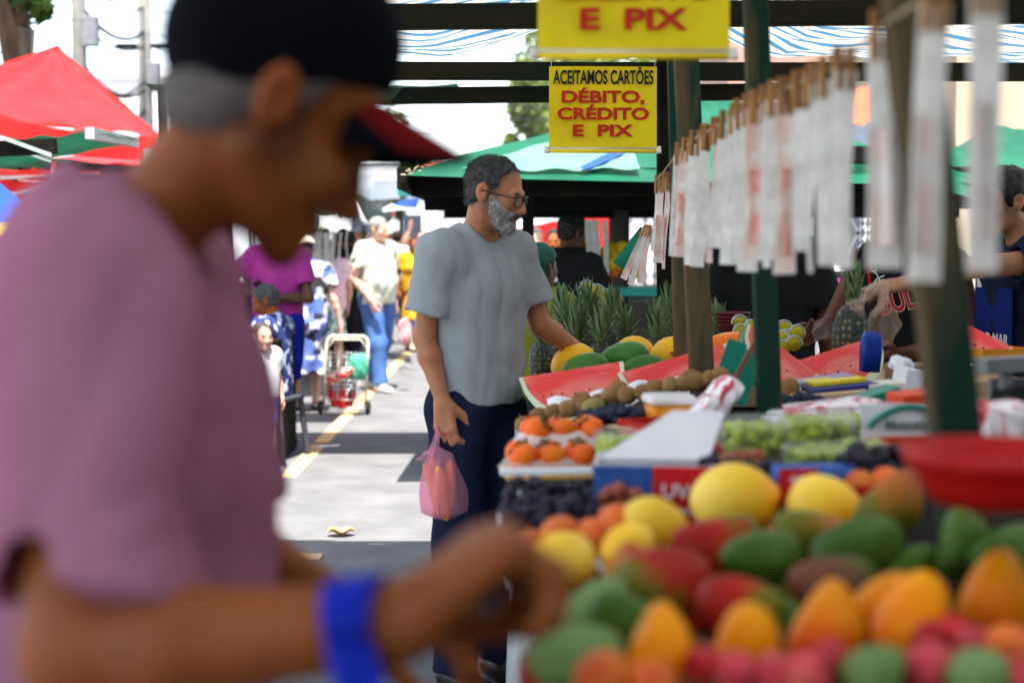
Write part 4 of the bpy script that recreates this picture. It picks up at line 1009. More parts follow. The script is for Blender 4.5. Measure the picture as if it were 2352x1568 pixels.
# melons, papayas, pineapples
m_melon = fruitmat('yellow_melon', [(.3, (.80, .36, .008)), (.5, (.84, .44, .012)), (.75, (.86, .5, .03))], 5, rough=.4); m_pap = fruitmat('green_papaya', [(.3, (.03, .12, .02)), (.5, (.055, .18, .03)), (.7, (.10, .24, .04)), (.85, (.3, .3, .03))], 4, (0, .14), rough=.3, speck=.4, mixn=.7)
me_melon = [blob('melon', .085, .072, .07, lump=.012, seed=i) for i in range(2)]; me_pap = [blob('papaya', .1, .062, .06, taper=.28, lump=.02, seed=i) for i in range(2)]
for (u, v, d, L, ang, lab) in ((1318, 835, 4.85, .165, 25, 'yellow melon with a red sticker behind the long watermelon wedge'), (1460, 812, 5.0, .15, -15, 'yellow melon half behind the topmost green papaya'), (1545, 818, 4.9, .165, 10, 'yellow melon next to the third post')):
    o = fruit('yellow_melon', 'mel', me_melon, m_melon, u, v, d, L, ang, 20, lab, 'melon', 'yellow melons', native=.17)
    st = MB().box((0, 0, 0), (.02, .001, .012)); q = st.build('sticker', m_redp, o); q.location = (-.03, -.058, .043); q.rotation_euler = (R(-40), 0, R(-10))
for (u, v, d, L, ang, lab) in ((1345, 845, 4.72, .165, 8, 'green papaya nearest the long watermelon wedge'), (1432, 822, 4.82, .18, 12, 'topmost green papaya between the yellow melons'), (1478, 848, 4.72, .16, 5, 'green papaya lowest, beside the second watermelon wedge')):
    fruit('papaya', 'pap', me_pap, m_pap, u, v, d, L, ang + 180, 15, lab, 'papaya', 'green papayas', native=.2)
m_pbody, t, p_, o_ = _nodes('pineapple_skin')
tc = N(t, 'TexCoord'); sp = N(t, 'SeparateXYZ'); t.links.new(tc.outputs['Object'], sp.inputs[0])
vo = N(t, 'TexVoronoi'); vo.inputs['Scale'].default_value = 48; vo.inputs['Randomness'].default_value = .35; t.links.new(tc.outputs['Object'], vo.inputs['Vector'])
r = ramp(t, vo.outputs['Distance'], [(.0, (.32, .28, .10)), (.18, (.20, .17, .06)), (.32, (.035, .05, .025)), (.6, (.012, .02, .012))]); t.links.new(r.outputs[0], p_.inputs['Base Color']); p_.inputs['Roughness'].default_value = .6
bump(t, p_, 1, .8, .006, src=vo.outputs['Distance'])
m_crown = mat('pineapple_leaf', (.20, .28, .13), (.05, .11, .045), 9, .5, .2, 60, stretch=(1, 1, .2), lo=.3, hi=.7, vary=.2)
def leafblade(b, base, az, el0, L, wd, curve=.5):
    pts = []; n = 7; p = Vector(base); el = el0; dirh = Vector((math.cos(az), math.sin(az), 0)); side = Vector((-math.sin(az), math.cos(az), 0)); prev = None
    for i in range(n + 1):
        t_ = i / n; w_ = wd * (1 - t_) ** .75 * (.7 + .6 * t_) + .0004
        up = Vector((0, 0, 1)); tangent = dirh * math.cos(el) + up * math.sin(el); nor = dirh * -math.sin(el) + up * math.cos(el)
        row = [b.bm.verts.new(p - side * w_ + nor * w_ * .35), b.bm.verts.new(p), b.bm.verts.new(p + side * w_ + nor * w_ * .35)]
        if prev:
            for k in (0, 1):
                f = b.bm.faces.new((prev[k], prev[k + 1], row[k + 1], row[k])); f.smooth = True
        prev = row; p = p + tangent * (L / n); el -= curve / n
def pineapple(seed=0, crown_len=.15, up=48):
    root = empty('pineapple'); rs = random.Random(seed)
    b = MB(); prof = [(0, 0), (.035, .004), (.055, .03), (.062, .075), (.060, .115), (.048, .155), (.03, .172), (0, .176)]
    b.lathe(prof, 26); b.build('body', m_pbody, root)
    b = MB()
    for ring, (n, el, L, z) in enumerate(((8, R(up), .52, .0), (8, R(up + 12), .74, .012), (8, R(72), .92, .022), (6, R(80), 1.0, .03), (4, R(86), 1.0, .035))):
        for k in range(n):
            leafblade(b, (.012 * math.cos(k * 6.283 / n + ring), .012 * math.sin(k * 6.283 / n + ring), .165 + z), k * 6.283 / n + ring * .5 + rs.uniform(-.15, .15), el + rs.uniform(-.12, .12), crown_len * L * rs.uniform(.85, 1.1), .0175, rs.uniform(-.25, .45))
    b.build('crown', m_crown, root); return root
pv = [pineapple(i, .15 + .012 * i) for i in range(3)]
for i, (u, v, d, tx, lab) in enumerate(((1250, 870, 5.05, -4, 'first pineapple of the row, its body showing beside the man'), (1317, 868, 5.35, 3, 'second pineapple of the row, behind the yellow melon'), (1375, 866, 5.3, -3, 'third pineapple of the row, straight above the green papayas'), (1437, 860, 5.4, 2, 'fourth pineapple of the row, with the tallest crown'),
        (1500, 856, 5.25, 4, 'fifth pineapple of the row, its dark body showing between two yellow melons'), (1560, 850, 5.4, -3, 'sixth pineapple of the row, partly behind the third post'), (1655, 850, 5.5, 3, 'seventh pineapple, right of the third post'),
        (1290, 815, 5.75, 4, 'pineapple of the back row above the first gap'), (1345, 812, 5.8, 0, 'pineapple of the back row near the net of limes'), (1405, 805, 5.8, -5, 'pineapple of the back row above the third and fourth'), (1535, 805, 5.8, 0, 'pineapple of the back row beside the dark post'))):
    o = pv[i] if i < 3 else dup(pv[i % 3])
    p = at(u, v, d); o.location = p + Vector((0, 0, -.015)); o.rotation_euler = (R(tx), R(tx * .7), i * 1.7); o.scale = ((.84,) * 3 if i not in (1, 7, 8) else (.88,) * 3)
    tag(o, lab, 'pineapple', 'pineapples in rows')
o = MB().box((1.0, 5.35, .955), (1.6, .95, .09), bev=.005).build('crate_board', m_card); tag(o, 'low brown board the rows of pineapples stand on', 'board')
# nets of limes held by pale hoops
m_lime = fruitmat('lime', [(.3, (.24, .24, .006)), (.6, (.36, .32, .008)), (.8, (.14, .2, .015))], 8, rough=.4); m_hoop = mat('pale_blue_plastic', (.55, .68, .85), rough=.3)
def limenet(u, v, d, n, label):
    root = empty('lime_net', at(u, v, d), label=label, cat='net of limes', group='nets of limes'); root.scale = (.8,) * 3
    for i in range(n):
        q = link('lime', blob('lime', .034, .032, .032, sub=3, seed=i), m_lime, root); q.location = ((i % 2) * .05 - .02, (i // 2) * .045, .02 * (i % 3))
        for k in range(2):
            b = MB(); b.tube([(q.location[0] + .038 * math.cos(a), q.location[1] - .012 + k * .02, q.location[2] + .038 * math.sin(a)) for a in [R(-10 + 20 * j) for j in range(11)]], .0022, 6); b.build('hoop', m_hoop, root)
limenet(1358, 678, 5.9, 4, 'net of yellow green limes with pale hoops on top of the pineapples'); limenet(1400, 698, 5.85, 3, 'smaller net of limes lower to the right among the pineapple crowns')
limenet(1712, 762, 5.3, 4, 'net of limes beside the stack of dark red bowls'); limenet(1815, 775, 5.2, 4, 'net of limes right of the second post'); limenet(1808, 800, 5.1, 3, 'lowest net of limes, just above the cut watermelon')
# papaya halves, bowls, boards, packs behind
m_porg = fruitmat('papaya_flesh', [(.3, (.75, .13, .01)), (.6, (.85, .24, .02))], 8, rough=.3)
o = MB().sphere((0, 0, 0), (.105, .06, .05), 3).build('papaya_half', m_porg); place(o, at(1680, 795, 4.9), (0, R(-4), R(4))); tag(o, 'big orange cut papaya between the second and third posts', 'papaya')
for i in range(4):
    o = MB().lathe([(0, 0), (.05, 0), (.062, .026), (.067, .03), (.067, .034), (.06, .034), (.048, .006), (0, .006)], 28).build('bowl', mat('maroon_plastic', (.12, .012, .018), rough=.35)); place(o, at(1683, 762, 5.45) + Vector((0, 0, i * .014)))
    tag(o, 'dark red bowl stacked beside the net of limes', 'bowl', 'stack of dark red bowls')
m_pc = mat('green_price_card', (.005, .21, .135), (.004, .18, .12), 6, .45)
for (u, v, d, w_, h_, ry, lab) in ((1682, 822, 4.0, .058, .10, 22, 'green price card leaning right beside the third post'), (1712, 868, 3.85, .055, .15, 24, 'longer green price card leaning behind the second post')):
    o = MB().box((0, 0, 0), (w_, .003, h_)).build('price_card', m_pc); place(o, at(u, v, d), (R(-8), R(ry), R(8))); tag(o, lab, 'price card')
o = MB().bar((0, 0, 0), (.07, 0, .13), .012, .012).build('card_stick', mat('stick_wood', (.2, .08, .05))); place(o, at(1680, 885, 3.8)); tag(o, 'brown wooden stick between the two green price cards', 'stick')
# striped film packs of strawberries
m_strip, t, p_, o_ = _nodes('red_striped_film'); n1 = noise(t, 16, 3, (1, 1, .4)); r = ramp(t, n1.outputs[0], [(.42, (.6, .03, .06)), (.5, (.85, .78, .8)), (.62, (.85, .8, .82)), (.7, (.5, .04, .08))]); t.links.new(r.outputs[0], p_.inputs['Base Color']); p_.inputs['Roughness'].default_value = .2; bump(t, p_, 30, .6, .01)
def pillow(name, sx, sy, sz, m, parent=None, seed=0, am=.08):
    return link(name, SDpill(sx, sy, sz, seed, am), m, parent)
def SDpill(sx, sy, sz, seed, am):
    bm = bmesh.new(); bmesh.ops.create_icosphere(bm, subdivisions=4, radius=1); rs = random.Random(seed); a = [rs.uniform(0, 6) for _ in range(4)]
    for v in bm.verts:
        x, y, z = v.co; f = lambda q, e: math.copysign(abs(q) ** e, q)
        n = 1 + am * math.sin(x * 7 + a[0] + y * 4) * math.sin(y * 6 + a[1]) + am * .6 * math.sin(z * 9 + x * 8 + a[2])
        v.co = Vector((f(x, .6) * sx * n / 2, f(y, .6) * sy * n / 2, f(z, .7) * sz * n / 2))
    for f in bm.faces: f.smooth = True
    me = bpy.data.meshes.new('pillow'); bm.to_mesh(me); bm.free(); return me
def pack(name, u, v, d, sx, sy, sz, m, rot, lab, cat='pack', group=None, seed=0):
    o = pillow(name, sx, sy, sz, m, None, seed); place(o, at(u, v, d), rot); return tag(o, lab, cat, group)
pack('fruit_pack', 1650, 918, 3.5, .06, .12, .13, m_strip, (0, R(38), R(10)), 'upright crumpled red and white film pack in front of the second post', seed=1)
pack('fruit_pack', 1612, 950, 3.35, .055, .1, .1, m_strip, (0, R(42), R(0)), 'red and white film pack leaning on the white carton', seed=2)
pack('fruit_pack', 1885, 945, 3.5, .30, .14, .05, m_strip, (0, R(-6), R(5)), 'flat white and red film pack behind the green grape boxes', seed=3)
pack('fruit_pack', 2060, 958, 3.3, .19, .14, .07, m_strip, (0, R(-8), R(5)), 'white pack with red print beside the nearest post', seed=4)
# clear clamshells of green grapes
m_clam = clear('clamshell', alpha=.17, rough=.06)
def clam(u, v, d, sx, sy, sz, rz, lab, seed, m=None, tint=None):
    p = at(u, v, d); root = empty('clamshell', p, rz, lab, 'clear box', 'clear boxes of green grapes')
    loft(MB(), [rrect(sx * .9, sy * .9, .012, -sz / 2), rrect(sx, sy, .014, sz * .28), rrect(sx * 1.05, sy * 1.05, .014, sz * .3), rrect(sx * .96, sy * .96, .014, sz * .46), rrect(sx * .88, sy * .88, .012, sz / 2)]).build('clear_shell', m_clam, root)
    cluster('grape_bunch', .0125, (sx * .4, sy * .4, sz * .34), int(sx * sy * 7500), m or m_ggrape, 'green grapes inside the ' + lab.replace('clear box of green grapes ', 'box '), 'grapes', 'green grapes in clear boxes', seed, None, p, (0, 0, rz))
clam(1730, 1012, 2.95, .125, .15, .10, R(8), 'clear box of green grapes left of the others, nearest the carton', 1)
clam(1862, 998, 2.95, .15, .16, .095, R(4), 'clear box of green grapes with the greenest fruit, in the middle', 2)
clam(1955, 985, 3.1, .11, .15, .08, R(4), 'clear box of green grapes beside the red striped label', 3)
clam(1890, 1058, 2.65, .13, .12, .06, R(6), 'clear box of green grapes low in front, above the red and blue pack', 4)
clam(1985, 1045, 2.6, .07, .1, .06, R(0), 'smallest clear box of green grapes at the right', 5)
clam(1430, 1035, 2.95, .10, .13, .085, R(14), 'clear box of green grapes left of the carton under misted film', 6)
pack('film_bag', 1650, 1005, 3.05, .07, .08, .07, clear('film_bag_clear', alpha=.3, rough=.15), (0, 0, .3), 'small clear bag of fruit between carton and grape boxes', 'bag', seed=8)
cluster('grape_bunch', .012, (.022, .025, .02), 16, m_rgrape, 'few pinkish grapes in the small clear bag', 'grapes', None, 99, None, at(1650, 1005, 3.05))
# label sleeves
lbl = empty('label_sleeve', at(2042, 962, 2.95), R(10), 'white label sleeve with a teal arch and a bright red stripe', 'label sleeve')
def arch(u, v):
    x = (u - .5) * .19; return Vector((x, -.075 - .012 * math.sin(u * 3.14), -.045 + v * .085 + .004 * math.sin(u * 5)))
MB().grid(arch, 16, 4).build('sleeve', m_white, lbl)
b = MB(); b.tube([(-.085 + .17 * k / 12, -.09, -.004 + .04 * math.sin(math.pi * k / 12) ** .8) for k in range(13)], .006, 6); b.build('teal_arch', m_teal, lbl)
b = MB(); b.box((0, -.091, -.034), (.19, .004, .02)); b.build('red_stripe', m_orgp, lbl)
textobj('Moscatel', .028, 'lettering', mat('grey_print', (.16, .2, .2)), lbl, (.0, -.0925, .0), (R(90), 0, 0), .0006)
pk = empty('fruit_pack', at(1868, 1092, 2.42), R(7), 'pack printed half red with a white word and half blue', 'pack')
loft(MB(), [rrect(.14, .05, .012, -.02), rrect(.145, .054, .014, .0), rrect(.138, .05, .012, .018)]).build('pack_body', m_blue, pk)
MB().box((-.036, -.0275, 0), (.066, .002, .034)).build('red_panel', m_redp, pk)
textobj('uva', .022, 'lettering', m_white, pk, (-.036, -.0295, .001), (R(90), 0, 0), .0006)
o = openbox(MB(), (0, 0, 0), .3, .16, .03, .004).build('tray', m_redpl); place(o, at(1800, 1140, 2.42), (0, 0, R(5))); tag(o, 'red tray edge showing behind the yellow fruits', 'tray')
# flat boxes and boards at the right
for (u, v, d, sx, sy, sz, m, ry, rz, lab) in ((1885, 872, 4.0, .17, .1, .012, mat('lilac_card', (.32, .26, .42)), -7, 6, 'lilac card lid lying above the yellow one'), (1915, 874, 3.95, .15, .1, .012, mat('yellow_card', (.75, .6, .02)), -5, 8, 'bright yellow card lid in the pile right of the second post'),
        (1930, 890, 3.9, .19, .1, .016, mat('deep_blue_card', (.015, .02, .16)), -5, 8, 'deep blue card lid under the yellow one'), (1905, 912, 3.85, .2, .12, .03, m_card, -4, 6, 'flat brown cardboard box under the coloured lids'),
        (2030, 885, 3.9, .11, .1, .02, mat('cream_card', (.74, .68, .58)), -4, 6, 'cream lid right of the blue plastic guard'), (2015, 912, 3.7, .10, .09, .035, m_pc, -16, 6, 'green box lid right of the cardboard box'), (2085, 870, 3.9, .05, .1, .06, m_white, 8, 6, 'white folded card at the edge of the nearest post'),
        (2110, 860, 4.1, .16, .14, .06, mat('crate_wood', (.22, .12, .05)), 0, 0, 'brown wooden crate behind the nearest post'), (2130, 910, 3.3, .16, .1, .03, m_orgp, -6, 8, 'red printed pack behind the nearest post')):
    o = MB().box((0, 0, 0), (sx, sy, sz), bev=.002).build('flat_carton' if sz < .03 else 'small_box', m); place(o, at(u, v, d), (0, R(ry), R(rz))); tag(o, lab, 'box')
pack('paper_wad', 2070, 838, 4.0, .06, .06, .045, m_white, (0, .4, .2), 'crumpled white paper on the cards by the nearest post', 'paper', seed=12)
# right end: orange tray with a red wedge, folding frame
o = openbox(MB(), (0, 0, 0), .16, .2, .03, .004).build('tray', mat('orange_tray', (.75, .27, .015), rough=.5)); place(o, at(2275, 818, 4.4), (0, 0, R(10))); tag(o, 'orange tray with a watermelon wedge, right of the nearest post', 'tray')
putm(melon('watermelon_wedge', .2, .1, 'small red watermelon wedge in the orange tray', wedge=R(80)), 2262, 765, 4.4, R(10), R(25), R(-40))
b = MB(); b.bar((-.06, 0, 0), (.3, 0, .01), .05, .03); b.bar((-.0, 0, 0), (-.0, 0, -.28), .022); b.bar((.2, 0, 0), (.2, 0, -.28), .03); b.box((.1, .02, -.1), (.25, .01, .14))
o = b.build('folding_table', mat('grey_steel', (.2, .21, .22), rough=.4)); place(o, at(2310, 838, 3.0), (0, 0, R(15))); tag(o, 'grey steel edge of a folding table at the right of the frame', 'table')
pack('plastic_bag', 2300, 975, 2.6, .1, .1, .09, m_strip, (0, 0, 0), 'white and red plastic pack right of the nearest post', 'bag', seed=21)
pack('black_bag', 2350, 960, 2.7, .12, .12, .12, m_black, (0, 0, 0), 'black bag at the right edge beside the red and white pack', 'bag', seed=22)
# ------------------------------------------------------------------ hanging signs
m_ysign = mat('yellow_banner', (.80, .62, .004), (.66, .48, .008), 5, .5, .3, 6, bdist=.02, lo=.3, hi=.5, detail=10); m_ink = mat('black_ink', (.012, .014, .02), rough=.5); m_rink = mat('red_ink', (.55, .02, .008), rough=.5); m_rod = mat('white_rod', (.75, .74, .70), rough=.4)
def sign(u0, u1, v0, v1, d, label, tilt=0):
    A = at(u0, v1, d); B = at(u1, v1, d); W_ = (B - A).length; top = at(u0, v0, d); H_ = top.z - A.z
    root = empty('banner_sign', (A + B) / 2, R(tilt), label, 'sign', 'yellow payment signs')
    MB().grid(lambda a, c: Vector(((a - .5) * W_, .004 * math.sin(a * 5 + c * 3), c * H_)), 16, 12).build('banner', m_ysign, root)
    for z, yy in ((-.012, .0), (.0, .012)):
        b = MB(); b.tube([(-W_ * .5, yy, z - .004), (W_ * .5, yy, z - .004)], .007, 10); rod = b.build('hem_rod', m_ysign if z < 0 else m_rod, root)
        for q in (-1, 1): MB().tube([(q * W_ * .5, yy, z - .004), (q * (W_ * .5 + .018), yy, z - .004)], .0085, 10).build('rod_end', m_rod, rod)
    def tx(s_, fz, wf, m, bold, caph):
        o = textobj(s_, 1.0, 'lettering', m, root, (0, -.0075, fz * H_), (R(90), 0, 0), bold, 1, .006)
        xs = [v.co.x for v in o.data.vertices]; ys = [v.co.y for v in o.data.vertices]; k = caph * H_ / .735; kx = wf * W_ / (max(xs) - min(xs)); mx_ = (max(xs) + min(xs)) / 2
        for v in o.data.vertices: v.co.x = (v.co.x - mx_) * kx; v.co.y *= k; v.co.z *= .1
    tx('ACEITAMOS CARTÕES', .855, .93, m_ink, .022, .175); tx('DÉBITO,', .615, .77, m_rink, .032, .148); tx('CRÉDITO', .405, .85, m_rink, .032, .148); tx('E  PIX', .195, .56, m_rink, .032, .148)
    b = MB()
    for q in (-1, 1): b.tube([(q * W_ * .48, 0, H_), (q * W_ * .48, 0, H_ + .12)], .0015, 5)
    b.build('cord', m_rod, root); return root
sign(1261, 1508, 153, 338, 5.5, 'yellow hanging sign in black and red capitals, the whole of it in sight', 1)
sign(1235, 1675, -221, 112, 3.05, 'yellow hanging sign nearer the viewer, its upper half cut off by the frame', 1)
# ------------------------------------------------------------------ rope with clipped price tags
m_rope = mat('rope', (.4, .33, .22), rough=.9); m_clip = mat('wooden_peg', (.34, .17, .055), (.24, .11, .035), 20, .7, vary=.15)
m_tag = tarp('tag_plastic', (.88, .88, .85), (.72, .70, .67), 16, .55, .25, .7, 24)
m_tagr = tarp('tag_red_print', (.78, .52, .46), (.86, .83, .80), 11, .55, .25, .7, 24)
tagpts = [(1512, 415, 5.05), (1522, 413, 4.95), (1535, 410, 4.85), (1562, 345, 4.1), (1578, 335, 3.95), (1597, 318, 3.8), (1622, 305, 3.6), (1645, 290, 3.45), (1668, 275, 3.3), (1690, 260, 3.15), (1703, 250, 3.05), (1722, 240, 2.95), (1740, 232, 2.86), (1762, 222, 2.78), (1782, 213, 2.7), (1803, 205, 2.62), (1840, 190, 2.5), (1872, 175, 2.4), (1905, 160, 2.3), (1938, 140, 2.22), (2025, 60, 1.92), (2150, -20, 1.66), (2262, -60, 1.55)]
pts3 = [at(u, v, d) for u, v, d in tagpts]
b = MB(); b.tube([at(1505, 420, 5.15)] + pts3[3:] + [at(2420, -110, 1.45)], .003, 6); tag(b.build('rope', m_rope), 'sagging rope the price tags are pegged to', 'rope')
rs = random.Random(9)
for i, ((u, v, d), p) in enumerate(zip(tagpts, pts3)):
    top = p; vb = 600 + (u - 1512) * .055 + rs.uniform(-20, 14)
    if i < 3: vb = 590 + i * 14
    L = max(.2, top.z - at(u, vb, d).z)
    L = min(L, .42) * (1 if i % 4 else .93) if i < 20 else L
    wd = .026 if i < 3 else (.034 + .012 * rs.random() if i < 20 else .036); ry = rs.uniform(-.03, .03) + (.06 if i < 10 else 0); rz = rs.uniform(-1.0, 1.0) if i < 20 else 0
    red = i in (1, 2, 4, 7, 12, 15)
    near = i >= 20
    lab = {20: 'long white price tag hanging just left of the nearest post', 21: 'long pale price tag in front of the nearest post', 22: 'long pale price tag with reddish smears at the right end of the rope'}.get(i) or ('narrow red and white price tag at the rope end by the dark post' if i < 3 else ('long price tag with faint red print on the sloping rope' if red else 'long plain white price tag on the sloping rope'))
    root = empty('price_tag', top, rz, lab, 'price tag', 'price tags pegged to the rope'); root.rotation_euler = (0, ry, rz)
    cr = rs.uniform(.004, .012); ph = rs.uniform(0, 6)
    g_ = MB().grid(lambda a, c: Vector(((a - .5) * wd * (1 + .08 * c), cr * math.sin(a * 3.1 + ph) * 2 * c + .006 * math.sin(c * 5 + ph), -.015 - c * (L - .015))), 6, 16).build('sleeve', m_tagr if red else m_tag, root)
    if red or near:
        st = MB().grid(lambda a, c: Vector(((a - .5) * wd * .5 - .004, cr * math.sin(a * 3.1 + ph) * 2 * (.4 + .5 * c) - .003 + .006 * math.sin((.4 + .5 * c) * 5 + ph), -.015 - (.4 + .5 * c) * (L - .015))), 4, 8).build('printed_slip', mat('slip_red', (.66, .16, .11), (.7, .55, .5), 12, .5) if red else mat('slip_faint', (.68, .50, .44), (.70, .66, .62), 12, .5), root)
    for q in (-1, 1):
        if near and q > 0: pass
        k = MB(); k.bar((q * wd * .25, -.005, .022), (q * wd * .25, -.003, -.045), .010, .007, up=(0, 1, 0), bev=.001); k.bar((q * wd * .25, .005, .022), (q * wd * .25, .004, -.045), .010, .006, up=(0, 1, 0)); k.build('peg', m_clip, root)
# tags blown sideways at the dark post, one of them green
rt_ = at(1490, 530, 5.3)
b = MB(); b.tube([at(1500, 527, 5.25), at(1455, 520, 5.35)], .002, 5); tag(b.build('string', m_rope), 'short string carrying the slanting green and red price tags', 'string')
for i, (a, m, L, w_, lab) in enumerate(((34, m_pc, .125, .04, 'green price tag hanging aslant, left of the dark post'), (24, m_tagr, .15, .022, 'slanting price tag with red print beside the green one'), (17, m_tag, .16, .02, 'slanting white price tag, third from the green one'), (10, m_tagr, .15, .02, 'slanting red printed price tag nearest the dark post'))):
    root = empty('price_tag', at(1477 + i * 5, 525, 5.28 - i * .02), label=lab, cat='price tag', group='slanting price tags'); root.rotation_euler = (0, R(a), .2)
    MB().grid(lambda u, v: Vector(((u - .5) * w_ * (.6 + .7 * v), .004 * math.sin(v * 4 + u * 3), -v * L * 1.35)), 4, 8).build('sleeve', m, root)
    MB().bar((0, -.004, .014), (0, -.004, -.03), .008, .01, up=(0, 1, 0)).build('peg', m_clip, root)
# ------------------------------------------------------------------ pink carrier bag with bananas
hp = man_hand + Vector((-.0, .0, -.068))
m_bag, t, p_, o_ = _nodes('pink_bag'); p_.inputs['Base Color'].default_value = (.90, .45, .60, 1); p_.inputs['Roughness'].default_value = .28
trl = N(t, 'BsdfTranslucent'); trl.inputs[0].default_value = (.94, .5, .66, 1); tra = N(t, 'BsdfTransparent'); tra.inputs[0].default_value = (1, .66, .79, 1)
m1 = N(t, 'MixShader'); m1.inputs[0].default_value = .4; t.links.new(p_.outputs[0], m1.inputs[1]); t.links.new(trl.outputs[0], m1.inputs[2])
m2 = N(t, 'MixShader'); m2.inputs[0].default_value = .58; t.links.new(m1.outputs[0], m2.inputs[1]); t.links.new(tra.outputs[0], m2.inputs[2]); t.links.new(m2.outputs[0], o_.inputs[0]); bump(t, p_, 26, .8, .02, (1, 1, .25))
bag = empty('carrier_bag', hp, R(20), 'thin pink plastic carrier bag full of bananas hanging from the man\'s hand', 'bag')
def bagf(u, v):
    a = u * 2 * math.pi; z = -.085 - v * .225
    f = .62 + .5 * math.sin(min(1, v * 1.15) * 1.9) if v < .9 else (1.09 - (v - .9) * 6.5)
    cr = 1 + .07 * math.sin(a * 9) * (1 - v * .6) + .05 * math.sin(a * 4 + 1 + v * 3)
    return Vector((math.cos(a) * .068 * f * cr + .006 * v, math.sin(a) * .045 * f * cr, z + .012 * math.sin(a * 2) * (1 - v)))
MB().grid(bagf, 64, 26).build('bag_body', m_bag, bag)
for q in (-1, 1):
    def strap(u, v, q=q):
        c = u * 2 - 1; x = q * (.04 - .03 * v ** .7) + c * .02 * (1 - v * .72); return Vector((x, .03 * (1 - v) * (1 - abs(c)) * q + .004 * math.sin(c * 8), -.10 + v * .105))
    MB().grid(strap, 10, 12).build('handle', m_bag, bag)
MB().grid(lambda u, v: Vector((-.055 - v * .03 + .004 * math.sin(u * 9), .01 * math.sin(u * 7 + v * 3), -.105 + (u - .5) * .035 * (1 - v * .7) - .01 * v)), 8, 6).build('bag_corner', m_bag, bag)
m_ban = fruitmat('banana', [(.3, (.68, .24, .012)), (.55, (.78, .36, .03)), (.8, (.6, .2, .01))], 8, rough=.5)
for i, (x, y, z, a, s_) in enumerate(((-.035, -.008, -.245, 0, 1), (-.012, -.03, -.25, .3, 1), (.012, -.028, -.26, .5, .95), (.036, -.006, -.24, .9, 1.05), (-.02, .015, -.23, -.3, 1), (.02, .012, -.235, .2, 1), (0, -.036, -.272, .8, .8))):
    b = MB(); pp = [Vector((.018 * math.sin(k / 9 * 2.6) - .01, 0, .075 - k / 9 * .15)) for k in range(10)]
    rr_ = [.004, .012, .0165, .018, .0185, .0185, .018, .0155, .011, .004]
    rings = []
    for c_, r_ in zip(pp, rr_): rings.append([c_ + Vector((math.cos(k * .7854) * r_, math.sin(k * .7854) * r_, 0)) for k in range(8)])
    loft(b, rings); o = b.build('banana', m_ban)
    place(o, hp + Matrix.Rotation(R(20), 3, 'Z') @ Vector((x * 1.0, y * .75, z + .03)), (.12 * (i % 3 - 1), .2 * (x / .036), a * 3), s_ * 1.16); tag(o, 'orange ripe banana showing through the pink carrier bag', 'banana', 'bananas in the pink bag')
# ------------------------------------------------------------------ people further down the street
def wd(u, v, d): return at(u, v, d)
m_pink = cloth('magenta_polo', (.40, .045, .25), (.34, .035, .22)); m_royal = cloth('royal_blue_shorts', (.012, .02, .30)); m_paletee = cloth('pale_tee', (.50, .53, .43), (.45, .48, .39)); m_whitetop = cloth('white_top', (.72, .72, .76))
m_brownhair = mat('brown_hair', (.06, .035, .02), rough=.5); m_sneak = mat('white_sneaker', (.7, .68, .6), rough=.6); m_maroon = cloth('maroon_cloth', (.10, .008, .02)); m_olive = cloth('yellow_green_cloth', (.16, .16, .02))
m_must = cloth('mustard_cloth', (.60, .30, .02)); m_redcl = cloth('red_cloth', (.5, .02, .02)); m_tealc = cloth('teal_cloth', (.01, .22, .18)); m_bluec = cloth('blue_cloth', (.05, .12, .42)); m_pinkw = cloth('pink_white_cloth', (.72, .45, .48)); m_greyc = cloth('grey_cloth', (.2, .2, .22)); m_orangec = cloth('orange_cloth', (.75, .16, .01))
def prints(name, base, c2, c3, sc_=9, lo=.47):
    if name in MATS: return MATS[name]
    m, t, p, o = _nodes(name); MATS[name] = m
    n1 = noise(t, sc_, 1.5); n2 = noise(t, sc_ * 1.2, 1.5, off=3.7)
    r1 = ramp(t, n1.outputs[0], [(lo, (0, 0, 0)), (lo + .02, (1, 1, 1))]); r2 = ramp(t, n2.outputs[0], [(.54, (0, 0, 0)), (.56, (1, 1, 1))])
    a = N(t, 'Mix'); a.data_type = 'RGBA'; a.inputs[6].default_value = c4(base); a.inputs[7].default_value = c4(c2); t.links.new(r1.outputs[0], a.inputs[0])
    b_ = N(t, 'Mix'); b_.data_type = 'RGBA'; b_.inputs[7].default_value = c4(c3); t.links.new(a.outputs[2], b_.inputs[6]); t.links.new(r2.outputs[0], b_.inputs[0])
    t.links.new(b_.outputs[2], p.inputs['Base Color']); p.inputs['Roughness'].default_value = .85; return m
m_dress = prints('swirl_print_dress', (.55, .55, .56), (.08, .13, .42), (.015, .015, .02), 8); m_floral = prints('navy_floral', (.008, .02, .13), (.008, .02, .13), (.50, .56, .72), 15)
m_stripe = prints('green_white_skirt', (.6, .64, .6), (.06, .2, .17), (.6, .64, .6), 14)
walk = {'r': ((.1, .12, .48), (.11, .16, .085), (.1, 1)), 'l': ((-.1, -.02, .48), (-.1, -.2, .1), (-.1, 1))}
def hairm(m, **k): return dict(mat=m, **k)
